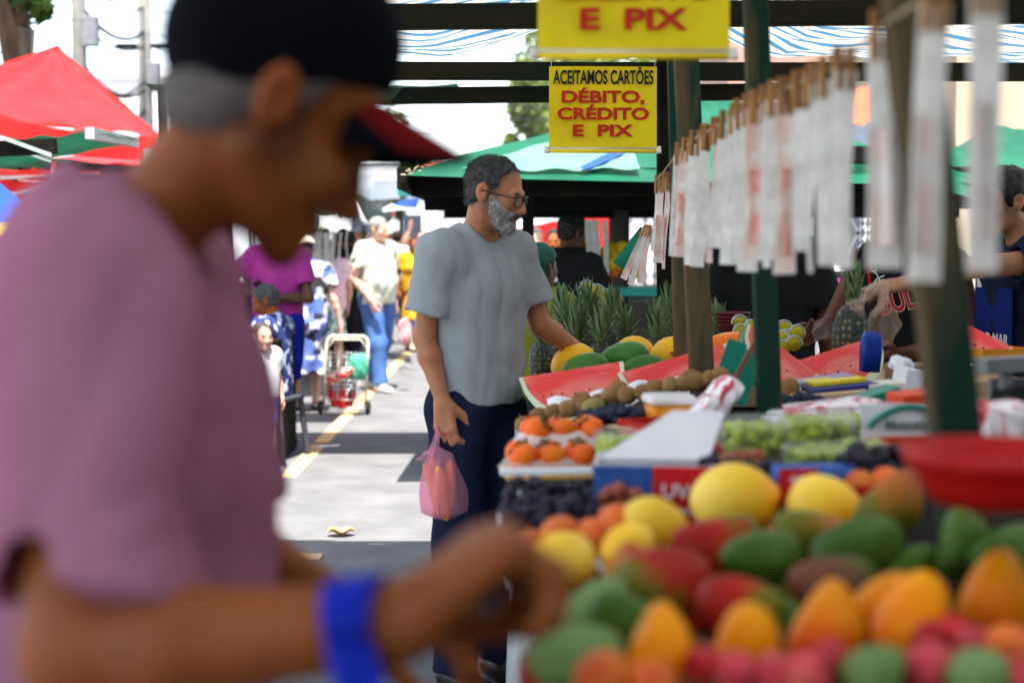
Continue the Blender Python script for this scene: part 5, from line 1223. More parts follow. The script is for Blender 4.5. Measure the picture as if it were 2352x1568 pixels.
p_, H, HR, hk, T, U, arm = person('man in a magenta polo shirt and bright blue shorts looking at a phone', (-1.70, 10.3, 0), R(158), h=1.70, build=1.05, skin=sk_dark, vox=.011, seed=21, headrot=(R(-20), R(25), 0),
    r=dict(e=(.36, .12, 1.24), w=(.42, .34, 1.30), d=(0, 1, .2), curl=.6), l=dict(e=(-.27, -.0, 1.12), w=(-.06, .26, 1.13), d=(1, .5, .1), pn=(0, 0, 1), curl=.6),
    top=dict(mat=m_pink, collar=m_pink, loose=.02, sleeve=.65, sr=.08, hem=.76, wr=.005), bottom=dict(kind='shorts', mat=m_royal, loose=.03, len=.95), shoes=m_darkshoe, hair=hairm(m_darkhair))
ph = MB().box((0, 0, 0), (.075, .15, .01), bev=.004).build('phone', mat('phone_black', (.01, .01, .012), rough=.3))
ph.location = at(604, 664, 10.0); ph.rotation_euler = (R(50), R(-25), R(60)); tag(ph, 'dark phone held by the man in the magenta polo', 'phone')
sit = {'r': ((.12, .42, .47), (.12, .40, .085), (0, 1)), 'l': ((-.12, .42, .47), (-.12, .40, .085), (0, 1))}
person('grey haired seated person in a navy shirt with pale leaf print', (-1.66, 9.75, 0), R(75), h=1.58, drop=.43, skin=sk_brown, vox=.011, seed=22, legs=sit, headrot=(R(15), R(20), 0),
    r=dict(e=(.25, .05, .75), w=(.2, .28, .68), curl=.5), l=dict(e=(-.25, .05, .75), w=(-.2, .28, .68), curl=.5), top=dict(mat=m_floral, loose=.03, sleeve=.7, sr=.085, hem=.9, wr=.005), bottom=dict(mat=m_navy), shoes=m_darkshoe, hair=hairm(m_greyhair, t=.009))
ch = empty('plastic_stool', (-1.70, 9.74, 0), R(75), 'dark plastic stool under the seated person in the leaf print shirt', 'stool'); m_dpl = mat('dark_grey_plastic', (.05, .055, .07), rough=.4)
MB().box((0, 0, .42), (.44, .42, .03), bev=.01).build('seat', m_dpl, ch)
for x in (-1, 1):
    for y in (-1, 1): MB().bar((x * .19, y * .18, .41), (x * .22, y * .22, 0), .035).build('leg', m_dpl, ch)
person('small child with short curly hair, face lit by the sun', (xat(598, 9.2), 9.2, 0), R(215), h=.92, skin=sk_fair, vox=.009, seed=23, headscale=1.45, headoff=(0, 0, .03), top=dict(mat=m_whitetop, loose=.02), bottom=dict(kind='shorts', mat=m_bluec), hair=hairm(m_brownhair, t=.006, amp=.005, front=(.03, .06)))
w_, H, HR, hk, T, U, arm = person('woman in a swirling blue and white dress with a cream sun hat', (-1.83, 12.55, 0), R(8), h=1.52, build=1.12, lean=R(6), skin=sk_fair, vox=.012, seed=24, female=True, headrot=(R(10), R(22), 0),
    r=dict(e=(.30, -.05, 1.13), w=(.36, -.06, .88), d=(.1, 0, -1), curl=.8), l=dict(e=(-.26, .1, 1.15), w=(-.2, .3, 1.1)), top=dict(mat=m_dress, loose=.04, sleeve=.6, sr=.09, hem=.62, wr=.008), bottom=dict(kind='skirt', mat=m_dress, hem=.40, loose=.03, wr=.012, nowaist=1), shoes=m_darkshoe, hair=hairm(m_darkhair, long=1))
def hatf(prof):
    M = Matrix([list(HR[i]) for i in range(3)]); M = M @ Matrix.Rotation(R(-10), 3, 'X')
    return MB().lathe([(r * 1.0, z) for r, z in prof], 28, H((0, -.01, .045)), M)
ht = hatf([(.098, -.01), (.095, .045), (.075, .085), (.0, .095)]).build('hat', mat('straw_hat', (.74, .70, .58), (.66, .62, .5), 40, .8), w_)
def hatb(u, v):
    a = u * 6.2832; r = .094 + v * .075; return Vector(H((r * math.cos(a), -.01 + r * math.sin(a), .045 - v * .03 + .012 * v * math.sin(a * 3))))
MB().grid(hatb, 30, 4).build('brim', MATS['straw_hat'], ht)
# the trolley she pulls
tr = empty('shopping_trolley', (xat(788, 12.3), 12.3, 0), R(-6), 'cream wire shopping trolley loaded with red groceries', 'trolley'); tr.rotation_euler = (R(-14), 0, R(-6)); m_cream = mat('cream_enamel', (.66, .64, .50), rough=.4)
b = MB(); b.tube([(-.185, 0, .08), (-.185, 0, .62), (-.17, 0, .67), (-.14, 0, .69), (.14, 0, .69), (.17, 0, .67), (.185, 0, .62), (.185, 0, .08)], .012, 8)
b.tube([(-.18, 0, .57), (-.12, 0, .66), (.12, 0, .66), (.18, 0, .57)], .007, 6); b.build('frame', m_cream, tr)
b = MB()
for k in range(12): b.tube([(-.17, .01, .1 + k * .04), (.17, .01, .1 + k * .04)], .0035, 5)
for k in range(5): b.tube([(-.15 + k * .075, .012, .1), (-.15 + k * .075, .012, .56)], .003, 5)
for z in (.1, .2, .3): b.tube([(-.17, .01, z), (-.17, -.2, z), (.17, -.2, z), (.17, .01, z)], .0035, 5)
for k in range(7): b.tube([(-.165 + k * .055, -.2, .1), (-.165 + k * .055, -.2, .3)], .003, 5); b.tube([(-.165 + k * .055, -.2, .1), (-.165 + k * .055, .01, .1)], .003, 5)
b.build('wire_basket', mat('zinc_wire', (.4, .42, .42), rough=.3, metal=.6), tr)
for q in (-1, 1):
    MB().lathe([(0, -.012), (.04, -.012), (.055, -.014), (.06, -.008), (.06, .008), (.055, .014), (.04, .012), (0, .012)], 20, (q * .21, 0, .06), Matrix.Rotation(R(90), 3, 'Y')).build('wheel', mat('black_rubber', (.015, .015, .016), rough=.6), tr)
tb = tr.location
for i, (x, y, z, c, nm, lab) in enumerate(((-.09, -.1, .18, m_redp, 'bottle', 'red bottle at the left of the trolley basket'), (0, -.11, .17, m_redp, 'bottle', 'red bottle in the middle of the trolley basket'), (.08, -.1, .18, mat('dark_red_glass', (.2, .008, .01), rough=.15), 'bottle', 'dark red bottle at the right of the trolley basket'))):
    o = MB().lathe([(0, -.1), (.034, -.1), (.036, .02), (.014, .07), (.013, .1), (0, .1)], 16).build(nm, c); place(o, tb + Vector((x, y, z)), (.2, .3 * (i - 1), 0)); tag(o, lab, 'bottle', 'red bottles in the trolley')
m_gbag = tarp('green_bag', (.12, .55, .38), transl=.4); pack('plastic_bag', 822, 842, 12.2, .16, .14, .22, m_gbag, (0, 0, .3), 'light green plastic bag on the right side of the trolley', 'bag', seed=31)
pack('grocery_pack', 780, 862, 12.15, .26, .10, .09, prints('salami_print', (.55, .05, .04), (.75, .6, .5), (.5, .02, .03), 30), (0, R(-25), 0), 'long red and pink packet lying across the trolley', 'pack', seed=32)
t_, H, HR, hk, T, U, arm = person('man in a pale T-shirt and blue jeans walking in the sun', (-1.36, 14.3, 0), R(228), h=1.74, build=1.08, belly=.04, skin=sk_fair, vox=.011, seed=25, legs=walk, headrot=(R(12), R(8), 0),
    r=dict(e=(.27, -.04, 1.14), w=(.22, .16, .93), d=(-.1, .3, -1), curl=1.1), l=dict(e=(-.26, -.08, 1.15), w=(-.26, -.02, .90), curl=.9),
    top=dict(mat=m_paletee, loose=.024, sleeve=.6, sr=.085, hem=.90, flathem=True, wr=.006), bottom=dict(mat=m_jean, loose=.024, wr=.007), shoes=m_sneak, hair=hairm(m_silverhair, front=(.03, .058)))
pack('plastic_bag', 929, 762, 14.2, .12, .10, .26, tarp('white_red_bag', (.75, .6, .6), (.62, .2, .2), 7), (0, 0, .3), 'thin white and red bag in the walking man\'s hand', 'bag', seed=33)
person('man in a white sleeveless top and navy shorts walking away', (xat(912, 21), 21, 0), R(0), h=1.68, skin=sk_fair, vox=.016, seed=26, top=dict(mat=m_whitetop, sleeve=0, loose=.02), bottom=dict(kind='shorts', mat=m_navy, loose=.03, len=.9), shoes=m_darkshoe, hair=hairm(m_darkhair))
crowd = [(950, 19.5, 1.58, m_must, m_must, sk_brown, 200, 'woman in a mustard dress beyond the walking man'), (968, 24, 1.7, m_pinkw, m_jean, sk_fair, 190, 'person raising a bare arm, far down the street'), (790, 17.0, 1.66, m_black, m_black, sk_brown, 20, 'person all in black with hair tied up, left of the pale T-shirt'),
    (760, 15.4, 1.52, m_pinkw, m_stripe, sk_fair, 30, 'woman in a pink and white top and green striped skirt'), (735, 19.0, 1.66, m_black, m_navy, sk_brown, 10, 'dark clothed person behind the sun hat'), (815, 23, 1.7, m_redcl, m_jean, sk_brown, 180, 'person in red behind the pale T-shirt'),
    (890, 27, 1.7, m_bluec, m_navy, sk_brown, 170, 'person in a blue shirt at the end of the lane'), (930, 30, 1.7, m_tealc, m_greyc, sk_brown, 190, 'person in teal far down the lane'), (855, 31, 1.68, m_whitetop, m_jean, sk_fair, 10, 'person in white far down the lane'), (960, 33, 1.7, m_redcl, m_navy, sk_fair, 170, 'small far person in a red shirt'),
    (700, 16.2, 1.7, m_greyc, m_navy, sk_fair, 60, 'person in grey by the left stalls'), (775, 26, 1.7, m_black, m_jean, sk_brown, 0, 'far person in a black shirt on the left'), (985, 28, 1.68, m_whitetop, m_navy, sk_fair, 180, 'far person in white near the grey T-shirt'),
    (722, 17.4, 1.68, m_maroon, m_black, sk_brown, 15, 'person in a dark maroon top behind the woman in the sun hat'), (748, 21.5, 1.72, m_greyc, m_navy, sk_brown, 200, 'person in dark grey deep in the left of the crowd'), (806, 19.8, 1.66, m_black, m_navy, sk_dark, 5, 'dark clothed person just left of the walking man'), (835, 25.5, 1.72, m_maroon, m_navy, sk_brown, 185, 'person in maroon far behind the walking man'),
    (872, 23.5, 1.66, m_navy, m_greyc, sk_brown, 12, 'person in navy half hidden by the walking man'), (905, 26, 1.7, m_black, m_jean, sk_brown, 190, 'person in black beyond the white sleeveless top'), (940, 26.5, 1.66, m_bluec, m_black, sk_fair, 170, 'person in blue beyond the mustard dress'), (668, 18.5, 1.7, m_orangec, m_navy, sk_brown, 40, 'person in an orange top by the magenta polo')]
for i, (u, d, h, tm, bm_, sk, rz, lab) in enumerate(crowd):
    sk_ = bm_ in (m_stripe, m_must)
    person(lab, (xat(u, d), d, 0), R(rz), h=h, skin=sk, vox=.017, seed=50 + i, female=sk_, top=dict(mat=tm, loose=.024, sleeve=0 if i == 1 else .6, sr=.085, hem=.9), bottom=dict(kind='skirt' if sk_ else 'trousers', mat=bm_), shoes=m_darkshoe,
        hair=hairm(m_darkhair, long=1 if i in (0, 3) else 0, bun=1 if i == 2 else 0), **(dict(r=dict(e=(.3, .05, 1.55), w=(.2, .1, 1.78), d=(0, 0, 1))) if i == 1 else {}), group='people further down the market street')
# ------------------------------------------------------------------ people inside the stalls
k_, H, HR, hk, T, U, arm = person('seller in a black T-shirt with three pale marks down the back', (xat(1293, 9.1), 9.1, 0), R(-35), h=1.66, build=1.12, lean=R(8), skin=sk_dark, vox=.011, seed=71, headrot=(R(-25), R(15), 0), r=dict(e=(.28, .1, 1.15), w=(.25, .33, 1.05)), l=dict(e=(-.28, .05, 1.15), w=(-.2, .3, 1.05)),
    top=dict(mat=m_black, loose=.03, sleeve=.7, sr=.09, hem=.9), bottom=dict(mat=m_black), hair=hairm(m_darkhair, t=.016, amp=.005))
b = MB()
for (u, v) in ((1266, 612), (1274, 638), (1293, 668)):
    q = at(u, v, 8.87); b.box(q, (.028, .004, .05), Matrix.Rotation(R(-24), 3, 'Y'))
b2 = b.build('printed_marks', m_whitetop); bpy.context.view_layer.update(); b2.parent = k_; b2.matrix_parent_inverse = k_.matrix_world.inverted()
person('person in a teal cap and yellow green top behind the grey T-shirt', (xat(1232, 6.5), 6.5, 0), R(-40), h=1.47, build=1.1, skin=sk_dark, vox=.012, seed=72, top=dict(mat=m_olive, loose=.02, sleeve=.3), bottom=dict(mat=m_navy), hair=hairm(mat('teal_cap_cloth', (.01, .07, .05), rough=.8), t=.014))
person('grey haired person in a maroon shirt in front of the red cloth', (xat(1224, 12.8), 12.8, 0), R(200), h=1.62, skin=sk_fair, vox=.014, seed=73, top=dict(mat=m_maroon, loose=.02), bottom=dict(mat=m_navy), hair=hairm(m_silverhair))
person('dark haired far figure between the seller in black and the red cloth', (xat(1274, 12.2), 12.2, 0), R(170), h=1.60, skin=sk_brown, vox=.016, seed=74, top=dict(mat=m_black, loose=.02), bottom=dict(mat=m_navy), hair=hairm(m_darkhair))
person('person in black seen from behind through the price tags', (xat(1770, 6.3), 6.3, 0), R(-15), h=1.74, build=1.0, skin=sk_dark, vox=.012, seed=75, top=dict(mat=m_black, loose=.03, sleeve=.8, sr=.09, hem=.85), bottom=dict(mat=m_black), hair=hairm(m_darkhair))
person('person in a yellow green shirt bending behind the third post', (xat(1690, 6.5), 6.5, 0), R(200), h=1.5, build=1.1, lean=R(10), skin=sk_brown, vox=.012, seed=76, top=dict(mat=m_olive, loose=.025), bottom=dict(mat=m_black), hair=hairm(m_darkhair))
j_, H, HR, hk, T, U, arm = person('seller in a sleeveless black jersey with red lettering', (xat(2090, 5.7), 5.7, 0), R(150), h=1.72, build=1.08, lean=R(8), skin=sk_dark, vox=.008, seed=77, headrot=(R(15), R(20), 0),
    r=dict(e=(.33, .0, 1.16), w=(.335, .28, 1.12), d=(.1, 1, .2), pn=(-1, 0, 0), curl=.7), l=dict(e=(-.28, .06, 1.13), w=(-.05, .30, 1.07), d=(1, .5, 0), pn=(0, 0, 1), curl=.6),
    top=dict(mat=m_black, loose=.022, sleeve=0, hem=.86, wr=.003), bottom=dict(kind='shorts', mat=m_black), shoes=m_darkshoe, hair=hairm(m_darkhair, t=.012, amp=.004))
def onchest(txt, size, m, x, y, z, bold, sx, rz=0, ry=0):
    o = textobj(txt, size, 'lettering', m, j_, (0, 0, 0), (0, 0, 0), bold, sx, .0012); o.rotation_euler = (R(90) + R(8), R(ry), R(180 + rz)); o.location = (x, y, z)
    for q in o.data.vertices: q.co.z -= .14 * (1 - math.sqrt(max(0, 1 - ((q.co.x - x) / .24) ** 2)))
    return o
m_jw = mat('jersey_white', (.72, .70, .68), rough=.7); m_jr = mat('jersey_red', (.42, .012, .02), rough=.7)
onchest('BULLS', .135, m_jw, -.035, .187, 1.262, .0055, .62, 0, -14); onchest('BULLS', .135, m_jr, -.035, .1895, 1.262, .002, .62, 0, -14)
b = MB(); b.tube([(0, 0, 0), (.012, 0, .02), (.03, 0, .03)], .003, 5); b.tube([(0, 0, 0), (-.022, 0, .01)], .003, 5); b.tube([(.004, 0, 0), (.02, 0, -.02)], .003, 5); b.tube([(0, 0, 0), (-.008, 0, -.02), (-.02, 0, -.026)], .003, 5); b.sphere((.012, 0, .03), .005, 1)
e_ = b.build('emblem', m_jw, j_); e_.location = (.075, .185, 1.34)
b = MB(); b.tube([(.10, .165, 1.42), (.12, .172, 1.36), (.105, .185, 1.30)], .006, 5); b.tube([(-.10, .165, 1.42), (-.12, .172, 1.36)], .006, 5); b.build('piping', m_redcl, j_)
b = MB(); b.poly([(.17, .145, .98), (.21, .10, 1.0), (.215, .06, .90), (.17, .13, .88)], .004, (0, 1, 0)); b.build('side_panel', m_jr, j_)
v_, H, HR, hk, T, U, arm = person('young seller in a navy apron reaching for the pineapple', (xat(2385, 5.3), 5.3, 0), R(97), h=1.76, build=1.05, lean=R(8), skin=skinmat('skin_olive', (.36, .17, .085)), vox=.008, seed=78, headrot=(R(4), R(6), 0), headoff=(0, .02, 0),
    r=dict(e=(.25, .1, 1.15), w=(.2, .3, 1.0)), l=dict(s=(-.19, .05, 1.41), e=(-.22, .34, 1.385), w=(-.30, .62, 1.33), d=(-.05, 1, -.12), pn=(.4, 0, -.9), curl=.55, thumb=.8),
    top=dict(mat=m_navy, loose=.02, sleeve=.35, hem=.6), bottom=dict(mat=m_navy), shoes=m_darkshoe, hair=hairm(m_darkhair, t=.012, front=(.035, .045)))
b = MB(); b.box((0, .175, 1.0), (.30, .008, .62), bev=.004); ap = b.build('apron', cloth('navy_apron', (.01, .02, .14)), v_); textobj('DO MAR', .06, 'lettering', m_jw, ap, (-.02, .183, 1.12), (R(90), 0, R(180)), .001)
# pineapple being trimmed, gloves, blue guard
o = pineapple(8, .105, 66); p = at(1948, 838, 4.85); o.location = p + Vector((0, 0, -.005)); o.rotation_euler = (R(2), R(3), 1.0); o.scale = (1.0, 1.0, 1.2); tag(o, 'pineapple standing on end while the sellers trim it', 'pineapple')
m_glove = clear('glove_plastic', alpha=.3, rough=.25, body=(.55, .38, .30))
gl = SD(); c_ = at(1992, 668, 4.88)
hand(gl, at(2030, 655, 4.9), at(1950, 690, 4.84) - at(2030, 655, 4.9), (-.3, -.2, -1), 1, .7, 1.12, k=.01, fat=1.3)
o = link('glove', gl.mesh('glove', .006), m_glove); tag(o, 'clear plastic glove crumpled over the hand on the pineapple top', 'glove')
o = pillow('plastic_bag', .10, .08, .13, clear('bag_film', alpha=.22, rough=.15, tint=(1, .9, .8), body=(.6, .5, .4)), None, 5, .12); place(o, at(2025, 750, 4.95), (.2, .4, .3)); tag(o, 'clear bag glinting on the jersey seller\'s wrist', 'bag')
o = loft(MB(), [rrect(.062, .04, .012, -.065), rrect(.07, .045, .014, 0), rrect(.066, .042, .014, .045), rrect(.045, .03, .01, .066)]).build('plastic_guard', mat('blue_plastic', (.01, .045, .30), (.008, .035, .26), 4, .3)); place(o, at(2000, 808, 4.6), (0, R(3), R(10))); tag(o, 'upright rounded blue plastic guard in front of the pineapple being trimmed', 'guard')
# ------------------------------------------------------------------ neighbouring stalls
m_green = tarp('green_tarp', (.006, .105, .052), (.004, .075, .038), 3, .25, .42); m_dkgreen = tarp('dark_green_tarp', (.006, .06, .035), None, 3, .12, .5); m_redt = tarp('red_tarp', (.70, .035, .035), (.62, .025, .025), 2.5, .42, .3); m_paleg = tarp('pale_green_tarp', (.16, .33, .26), (.13, .28, .22), 3, .4); m_whitet = tarp('white_tarp', (.74, .74, .78), (.66, .66, .7), 3, .4); m_bluet = tarp('blue_tarp', (.03, .10, .48), None, 3, .4); m_tealt = tarp('teal_tarp', (.06, .48, .38), None, 3, .45); m_slate = tarp('slate_tarp', (.06, .075, .10), (.045, .055, .08), 3, .2)
m_alu = mat('aluminium_tube', (.5, .51, .52), rough=.35, metal=.7)
def tri_sheet(A, B, Cc, D, n=14, sag=.04, fold=.01, seed=0):
    """a stretched sheet over four corners with sag and small folds"""
    A, B, Cc, D = map(Vector, (A, B, Cc, D))
    def f(u, v):
        p = A * (1 - u) * (1 - v) + B * u * (1 - v) + Cc * u * v + D * (1 - u) * v
        p.z -= sag * 4 * u * (1 - u) * (.4 + v * (1 - v) * 2.4) ; p.z += fold * math.sin(u * 23 + seed + v * 6) * math.sin(v * 9 + seed); return p
    return lambda b: b.grid(f, n * 2, n)
# green hipped stall beyond ours
gs = empty('market_stall', (.5, 9.6, 0), label='dark timber stall beyond ours under a green hipped tarpaulin', cat='market stall')
c0, c1 = at(915, 402, 8.22), at(2260, 420, 8.22); ap = at(1610, 205, 10.0); c3 = Vector((c0.x + .1, 11.4, c0.z)); c2 = Vector((c1.x, 11.4, c1.z))
b = MB(); tri_sheet(c0, c1, ap, ap, 16, .05, .012)(b); tri_sheet(c0, ap, ap, c3, 12, .04, .01)(b); tri_sheet(c1, ap, ap, c2, 12, .04, .01)(b); tri_sheet(c3, c2, ap, ap, 10, .04, .01)(b); child(b.build('canopy', m_green), gs)
b = MB(); tri_sheet(at(1060, 388, 8.31), at(1470, 386, 8.31), at(1452, 334, 8.8), at(1262, 322, 8.88), 12, .02, .01, 2)(b); child(b.build('sunlit_patch', m_paleg), gs)  # paler sheet paints in the sun glare on the green slope
b = MB(); tri_sheet(at(1330, 386, 8.29), at(1352, 386, 8.29), at(1440, 350, 8.62), at(1400, 348, 8.64), 6, .01, .004)(b); child(b.build('blue_hem', m_bluet), gs)
child(MB().bar(at(945, 420, 8.52), at(2250, 415, 8.52), .05, .165, bev=.004).build('beam', m_dark), gs)
child(MB().bar(at(975, 466, 9.2), at(2240, 462, 9.2), .05, .10).build('beam', m_dark), gs); child(MB().bar(at(1020, 480, 10.6), at(2200, 478, 10.6), .05, .14).build('beam', m_dark), gs)
child(MB().bar(c0 + Vector((.02, 0, -.02)), Vector((c0.x + .12, 11.3, c0.z - .05)), .06, .12).build('rafter', m_dark), gs)
textobj_ = textobj('11 2742 9901', .085, 'lettering', mat('faint_ochre_paint', (.022, .017, .006), rough=.8), None, at(1255, 408, 8.488), (R(90), 0, 0)); child(textobj_, gs)
for q in ((c0.x + .75, 8.6), (c1.x - .3, 8.6), (c0.x + .6, 11.2), (c1.x - .3, 11.2)): child(MB().bar((q[0], q[1], 0), (q[0], q[1], 1.95), .07, bev=.005).build('post', m_dark), gs)
b = MB(); 
for k in range(9): b.tube([at(918 + k * 6, 398 - k * 1.0, 8.2) + Vector((random.uniform(-.01, .01), 0, random.uniform(-.015, .03))), at(926 + k * 6, 396 - k * 1.0, 8.2) + Vector((0, 0, random.uniform(-.02, .03)))], .006, 5)
child(b.build('frayed_rope', m_rope), gs)
child(MB().box((1.35, 8.2, .45), (1.9, .9, .9), bev=.01).build('counter', m_dkgreen), gs)
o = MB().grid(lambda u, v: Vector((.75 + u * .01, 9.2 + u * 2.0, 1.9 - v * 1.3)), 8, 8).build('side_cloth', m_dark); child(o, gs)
# fruit on that stall
rs = random.Random(4)
for i, (u, v, m, lab) in enumerate(((1365, 590, fm_yel, 'orange fruit pile behind the seller in black'), (1395, 605, m_melon, 'yellow fruit pile left of the white strips'), (1420, 585, m_melon, 'upper yellow fruit pile at the far stall'), (1375, 625, fm_nec, 'orange fruit lowest at the far stall'), (1428, 612, m_melon, 'yellow fruits beside the slanting green tag'))):
    cluster('fruit_pile', .05, (.10, .08, .05), 16, m, lab, 'fruit pile', 'fruit piles at the far stall', 200 + i, None, at(u, v, 9.3))
child(MB().box(at(1400, 650, 9.3) + Vector((0, 0, -.05)), (.7, .5, .05)).build('shelf', m_tealt), gs)
for i, (u, w0, lab) in enumerate(((1352, .05, 'left white price strip hanging at the far stall'), (1366, .05, 'middle white price strip hanging at the far stall'), (1388, .035, 'longest white price strip hanging at the far stall'))):
    o = MB().grid(lambda a, c: Vector(((a - .5) * w0, .01 * math.sin(c * 6 + i), -c * (.30 if i < 2 else .36))), 4, 8).build('price_strip', m_tag); place(o, at(u, 505, 9.0), (0, R(-3), .2)); tag(o, lab, 'price strip')
# red cloth and orange things further along
b = MB(); tri_sheet(at(1180, 600, 15), at(1440, 600, 15), at(1440, 492, 15), at(1180, 520, 15), 10, 0, .02)(b); o = b.build('backdrop_cloth', m_redt); tag(o, 'bright red cloth hung behind the far stall', 'cloth')
b = MB(); tri_sheet(at(1186, 575, 13.6), at(1232, 575, 13.6), at(1232, 528, 13.6), at(1186, 530, 13.6), 6, 0, .02)(b); o = b.build('cloth', m_orangec); tag(o, 'orange cloth left of the maroon shirt', 'cloth')
b = MB(); tri_sheet(at(1170, 530, 13), at(1280, 502, 12.4), at(1260, 498, 14), at(1170, 505, 14), 8, .02, .01)(b); o = b.build('awning', m_whitet); tag(o, 'pale awning corner sloping under the dark beam', 'awning')
# the stalls along the far side of the lane, right of the walkers
def awning_stall(label, x0, x1, y0, y1, zf, zb, m, mp=None, group=None, valance=.15, lane_posts=True):
    root = empty('market_stall', ((x0 + x1) / 2, (y0 + y1) / 2, 0), label=label, cat='market stall', group=group)
    b = MB(); tri_sheet((x0, y0, zf), (x1, y0, zb), (x1, y1, zb), (x0, y1, zf), 10, .06, .02, x0)(b)
    child(b.build('canopy', m), root)
    if valance: b = MB(); b.grid(lambda u, v: Vector((x0 + .01, y0 + (y1 - y0) * u, zf - v * valance * (1 + .15 * math.sin(u * 30)))), 40, 2); b.grid(lambda u, v: Vector((x0 + (x1 - x0) * u, y0, zf + (zb - zf) * u - v * valance * (1 + .15 * math.sin(u * 30)))), 40, 2); child(b.build('valance', m), root)
    for x in ((x0 + .15, x1 - .1) if lane_posts else (x1 + .3, x1 + .1)):
        for y in (y0 + .1, y1 - .1): child(MB().bar((x, y, 0), (x, y, min(zf, zb) - .0), .05).build('post', mp or m_dark), root)
    child(MB().box(((x0 + x1) / 2 if lane_posts else x1 + .3, (y0 + y1) / 2, .42), (abs(x1 - x0) * .72 if lane_posts else 1.0, (y1 - y0) * .8, .84), bev=.01).build('counter', m_dark), root)
    return root
awning_stall('green roofed stall behind the walking people on the right', -.5, 2.6, 15.8, 18.6, 2.0, 2.3, m_green); awning_stall('blue roofed stall far along the right side', -.75, 2.4, 20.0, 23.0, 2.05, 2.4, m_bluet); awning_stall('white roofed stall far along the right side', -.9, 2.4, 24.5, 28, 2.1, 2.5, m_whitet); awning_stall('teal roofed stall at the far right end of the lane', -1.0, 2.4, 30, 35, 2.2, 2.6, m_tealt)
# left side of the lane
awning_stall('dark green stall on the left whose awning shades a strip of road', -.35, -2.36, 9.2, 10.35, 2.5, 2.5, m_dkgreen, valance=0, lane_posts=False); awning_stall('dark stall on the left beside the trolley', -1.4, -2.6, 11.0, 11.7, 2.35, 2.45, m_dkgreen, valance=0, lane_posts=False)
awning_stall('dark roofed stall on the left behind the woman in the sun hat', -1.62, -5, 13.2, 17.8, 1.98, 2.35, m_dkgreen, valance=.22, lane_posts=False); awning_stall('green roofed stall on the left further on', -1.9, -5, 18.4, 22.5, 2.15, 2.5, m_dkgreen, valance=.3); awning_stall('teal roofed stall on the left far away', -2.6, -5, 23.5, 28, 2.2, 2.6, m_tealt); awning_stall('red roofed stall at the far left end of the lane', -2.8, -6, 29, 34, 2.3, 2.7, m_redt)
for i, u in enumerate((700, 716, 731, 748, 764, 781, 797)):
    o = MB().grid(lambda a, c: Vector(((a - .5) * .09, .01 * math.sin(c * 5 + i), -c * (.34 + .04 * (i % 3)))), 4, 6).build('price_tag', m_tag); place(o, at(u, 530 + (i % 2) * 4, 15.0), (0, R(3 * (i % 3 - 1)), .3 * i)); tag(o, 'white price tag hanging in the dark left stall', 'price tag', 'price tags in the dark left stall')
# white hanging banners over the lane on the left
bn = empty('white_banner', at(850, 415, 17.5), 0, 'big white hanging sheet with faint pink print over the left side of the lane', 'banner')
b = MB(); tri_sheet(at(792, 462, 17.5), at(918, 456, 17.5), at(912, 372, 17.5), at(800, 376, 17.5), 10, 0, .04)(b); child(b.build('sheet', m_whitet), bn)
child(MB().tube([at(786, 374, 17.4), at(918, 371, 17.4)], .035, 8).build('pole', m_white), bn)
o = textobj('276', .16, 'lettering', mat('faint_pink_print', (.70, .42, .42), rough=.7), None, at(884, 400, 17.32), (R(90), 0, 0)); child(o, bn)
b = MB(); tri_sheet(at(800, 440, 16.6), at(862, 432, 16.6), at(856, 398, 16.6), at(806, 392, 16.6), 8, .05, .02)(b); o = b.build('grey_sheet', tarp('grey_sheet', (.52, .53, .56))); tag(o, 'sagging grey sheet in front of the big white one', 'sheet')
b = MB(); tri_sheet(at(912, 448, 16), at(962, 452, 15), at(958, 425, 15), at(916, 392, 16), 8, .02, .02)(b); o = b.build('awning', m_tealt); tag(o, 'bright teal awning corner left of the green hipped stall', 'awning')
b = MB(); tri_sheet(at(872, 486, 18), at(950, 478, 17), at(940, 466, 18.5), at(896, 470, 19), 8, .0, .02)(b); o = b.build('awning', m_whitet); tag(o, 'white awning with a green underside over the walkers', 'awning')
b = MB(); tri_sheet(at(905, 472, 16.5), at(958, 478, 16), at(962, 452, 16), at(925, 458, 16.5), 6, .02, .02)(b); o = b.build('awning', m_bluet); tag(o, 'blue awning scrap under the teal one', 'awning')
b = MB(); b.tube([at(772, 452, 13), at(800, 455, 13), at(815, 468, 13), at(830, 500, 13), at(842, 515, 13)], .02, 8); o = b.build('hose', m_white); tag(o, 'pale bent hose hanging from the left stall', 'hose')
# ------------------------------------------------------------------ red tent, green awning, parasol at the upper left
rt = empty('red_tent', at(100, 562, 11.5), 0, 'red pop-up tent with a peaked roof at the upper left', 'tent'); rt.location.z = 0
A, B = at(-210, 228, 9.6), at(372, 316, 11.0); P = at(130, 104, 11.6); Cc, D = at(330, 300, 13.4), at(-300, 250, 12.4)
b = MB(); tri_sheet(A, B, P, P, 18, .05, .018, 1)(b); tri_sheet(B, Cc, P, P, 12, .1, .01, 2)(b); tri_sheet(D, A, P, P, 12, .1, .01)(b); tri_sheet(Cc, D, P, P, 12, .1, .01)(b); child(b.build('canopy', m_redt), rt)
def val(A, B):
    A, B = Vector(A), Vector(B); return lambda u, v: A.lerp(B, u) + Vector((0, 0, -.0 - v * .18 - .05 * 4 * u * (1 - u))) + Vector((0, .012 * math.sin(u * 31), 0))
b = MB(); b.grid(val(A, B), 40, 3); b.grid(val(B, Cc), 20, 3); child(b.build('valance', m_redt), rt)
for q in (A, B, Cc, D): child(MB().bar((q.x, q.y, 0), (q.x, q.y, q.z), .04).build('leg', m_alu), rt)
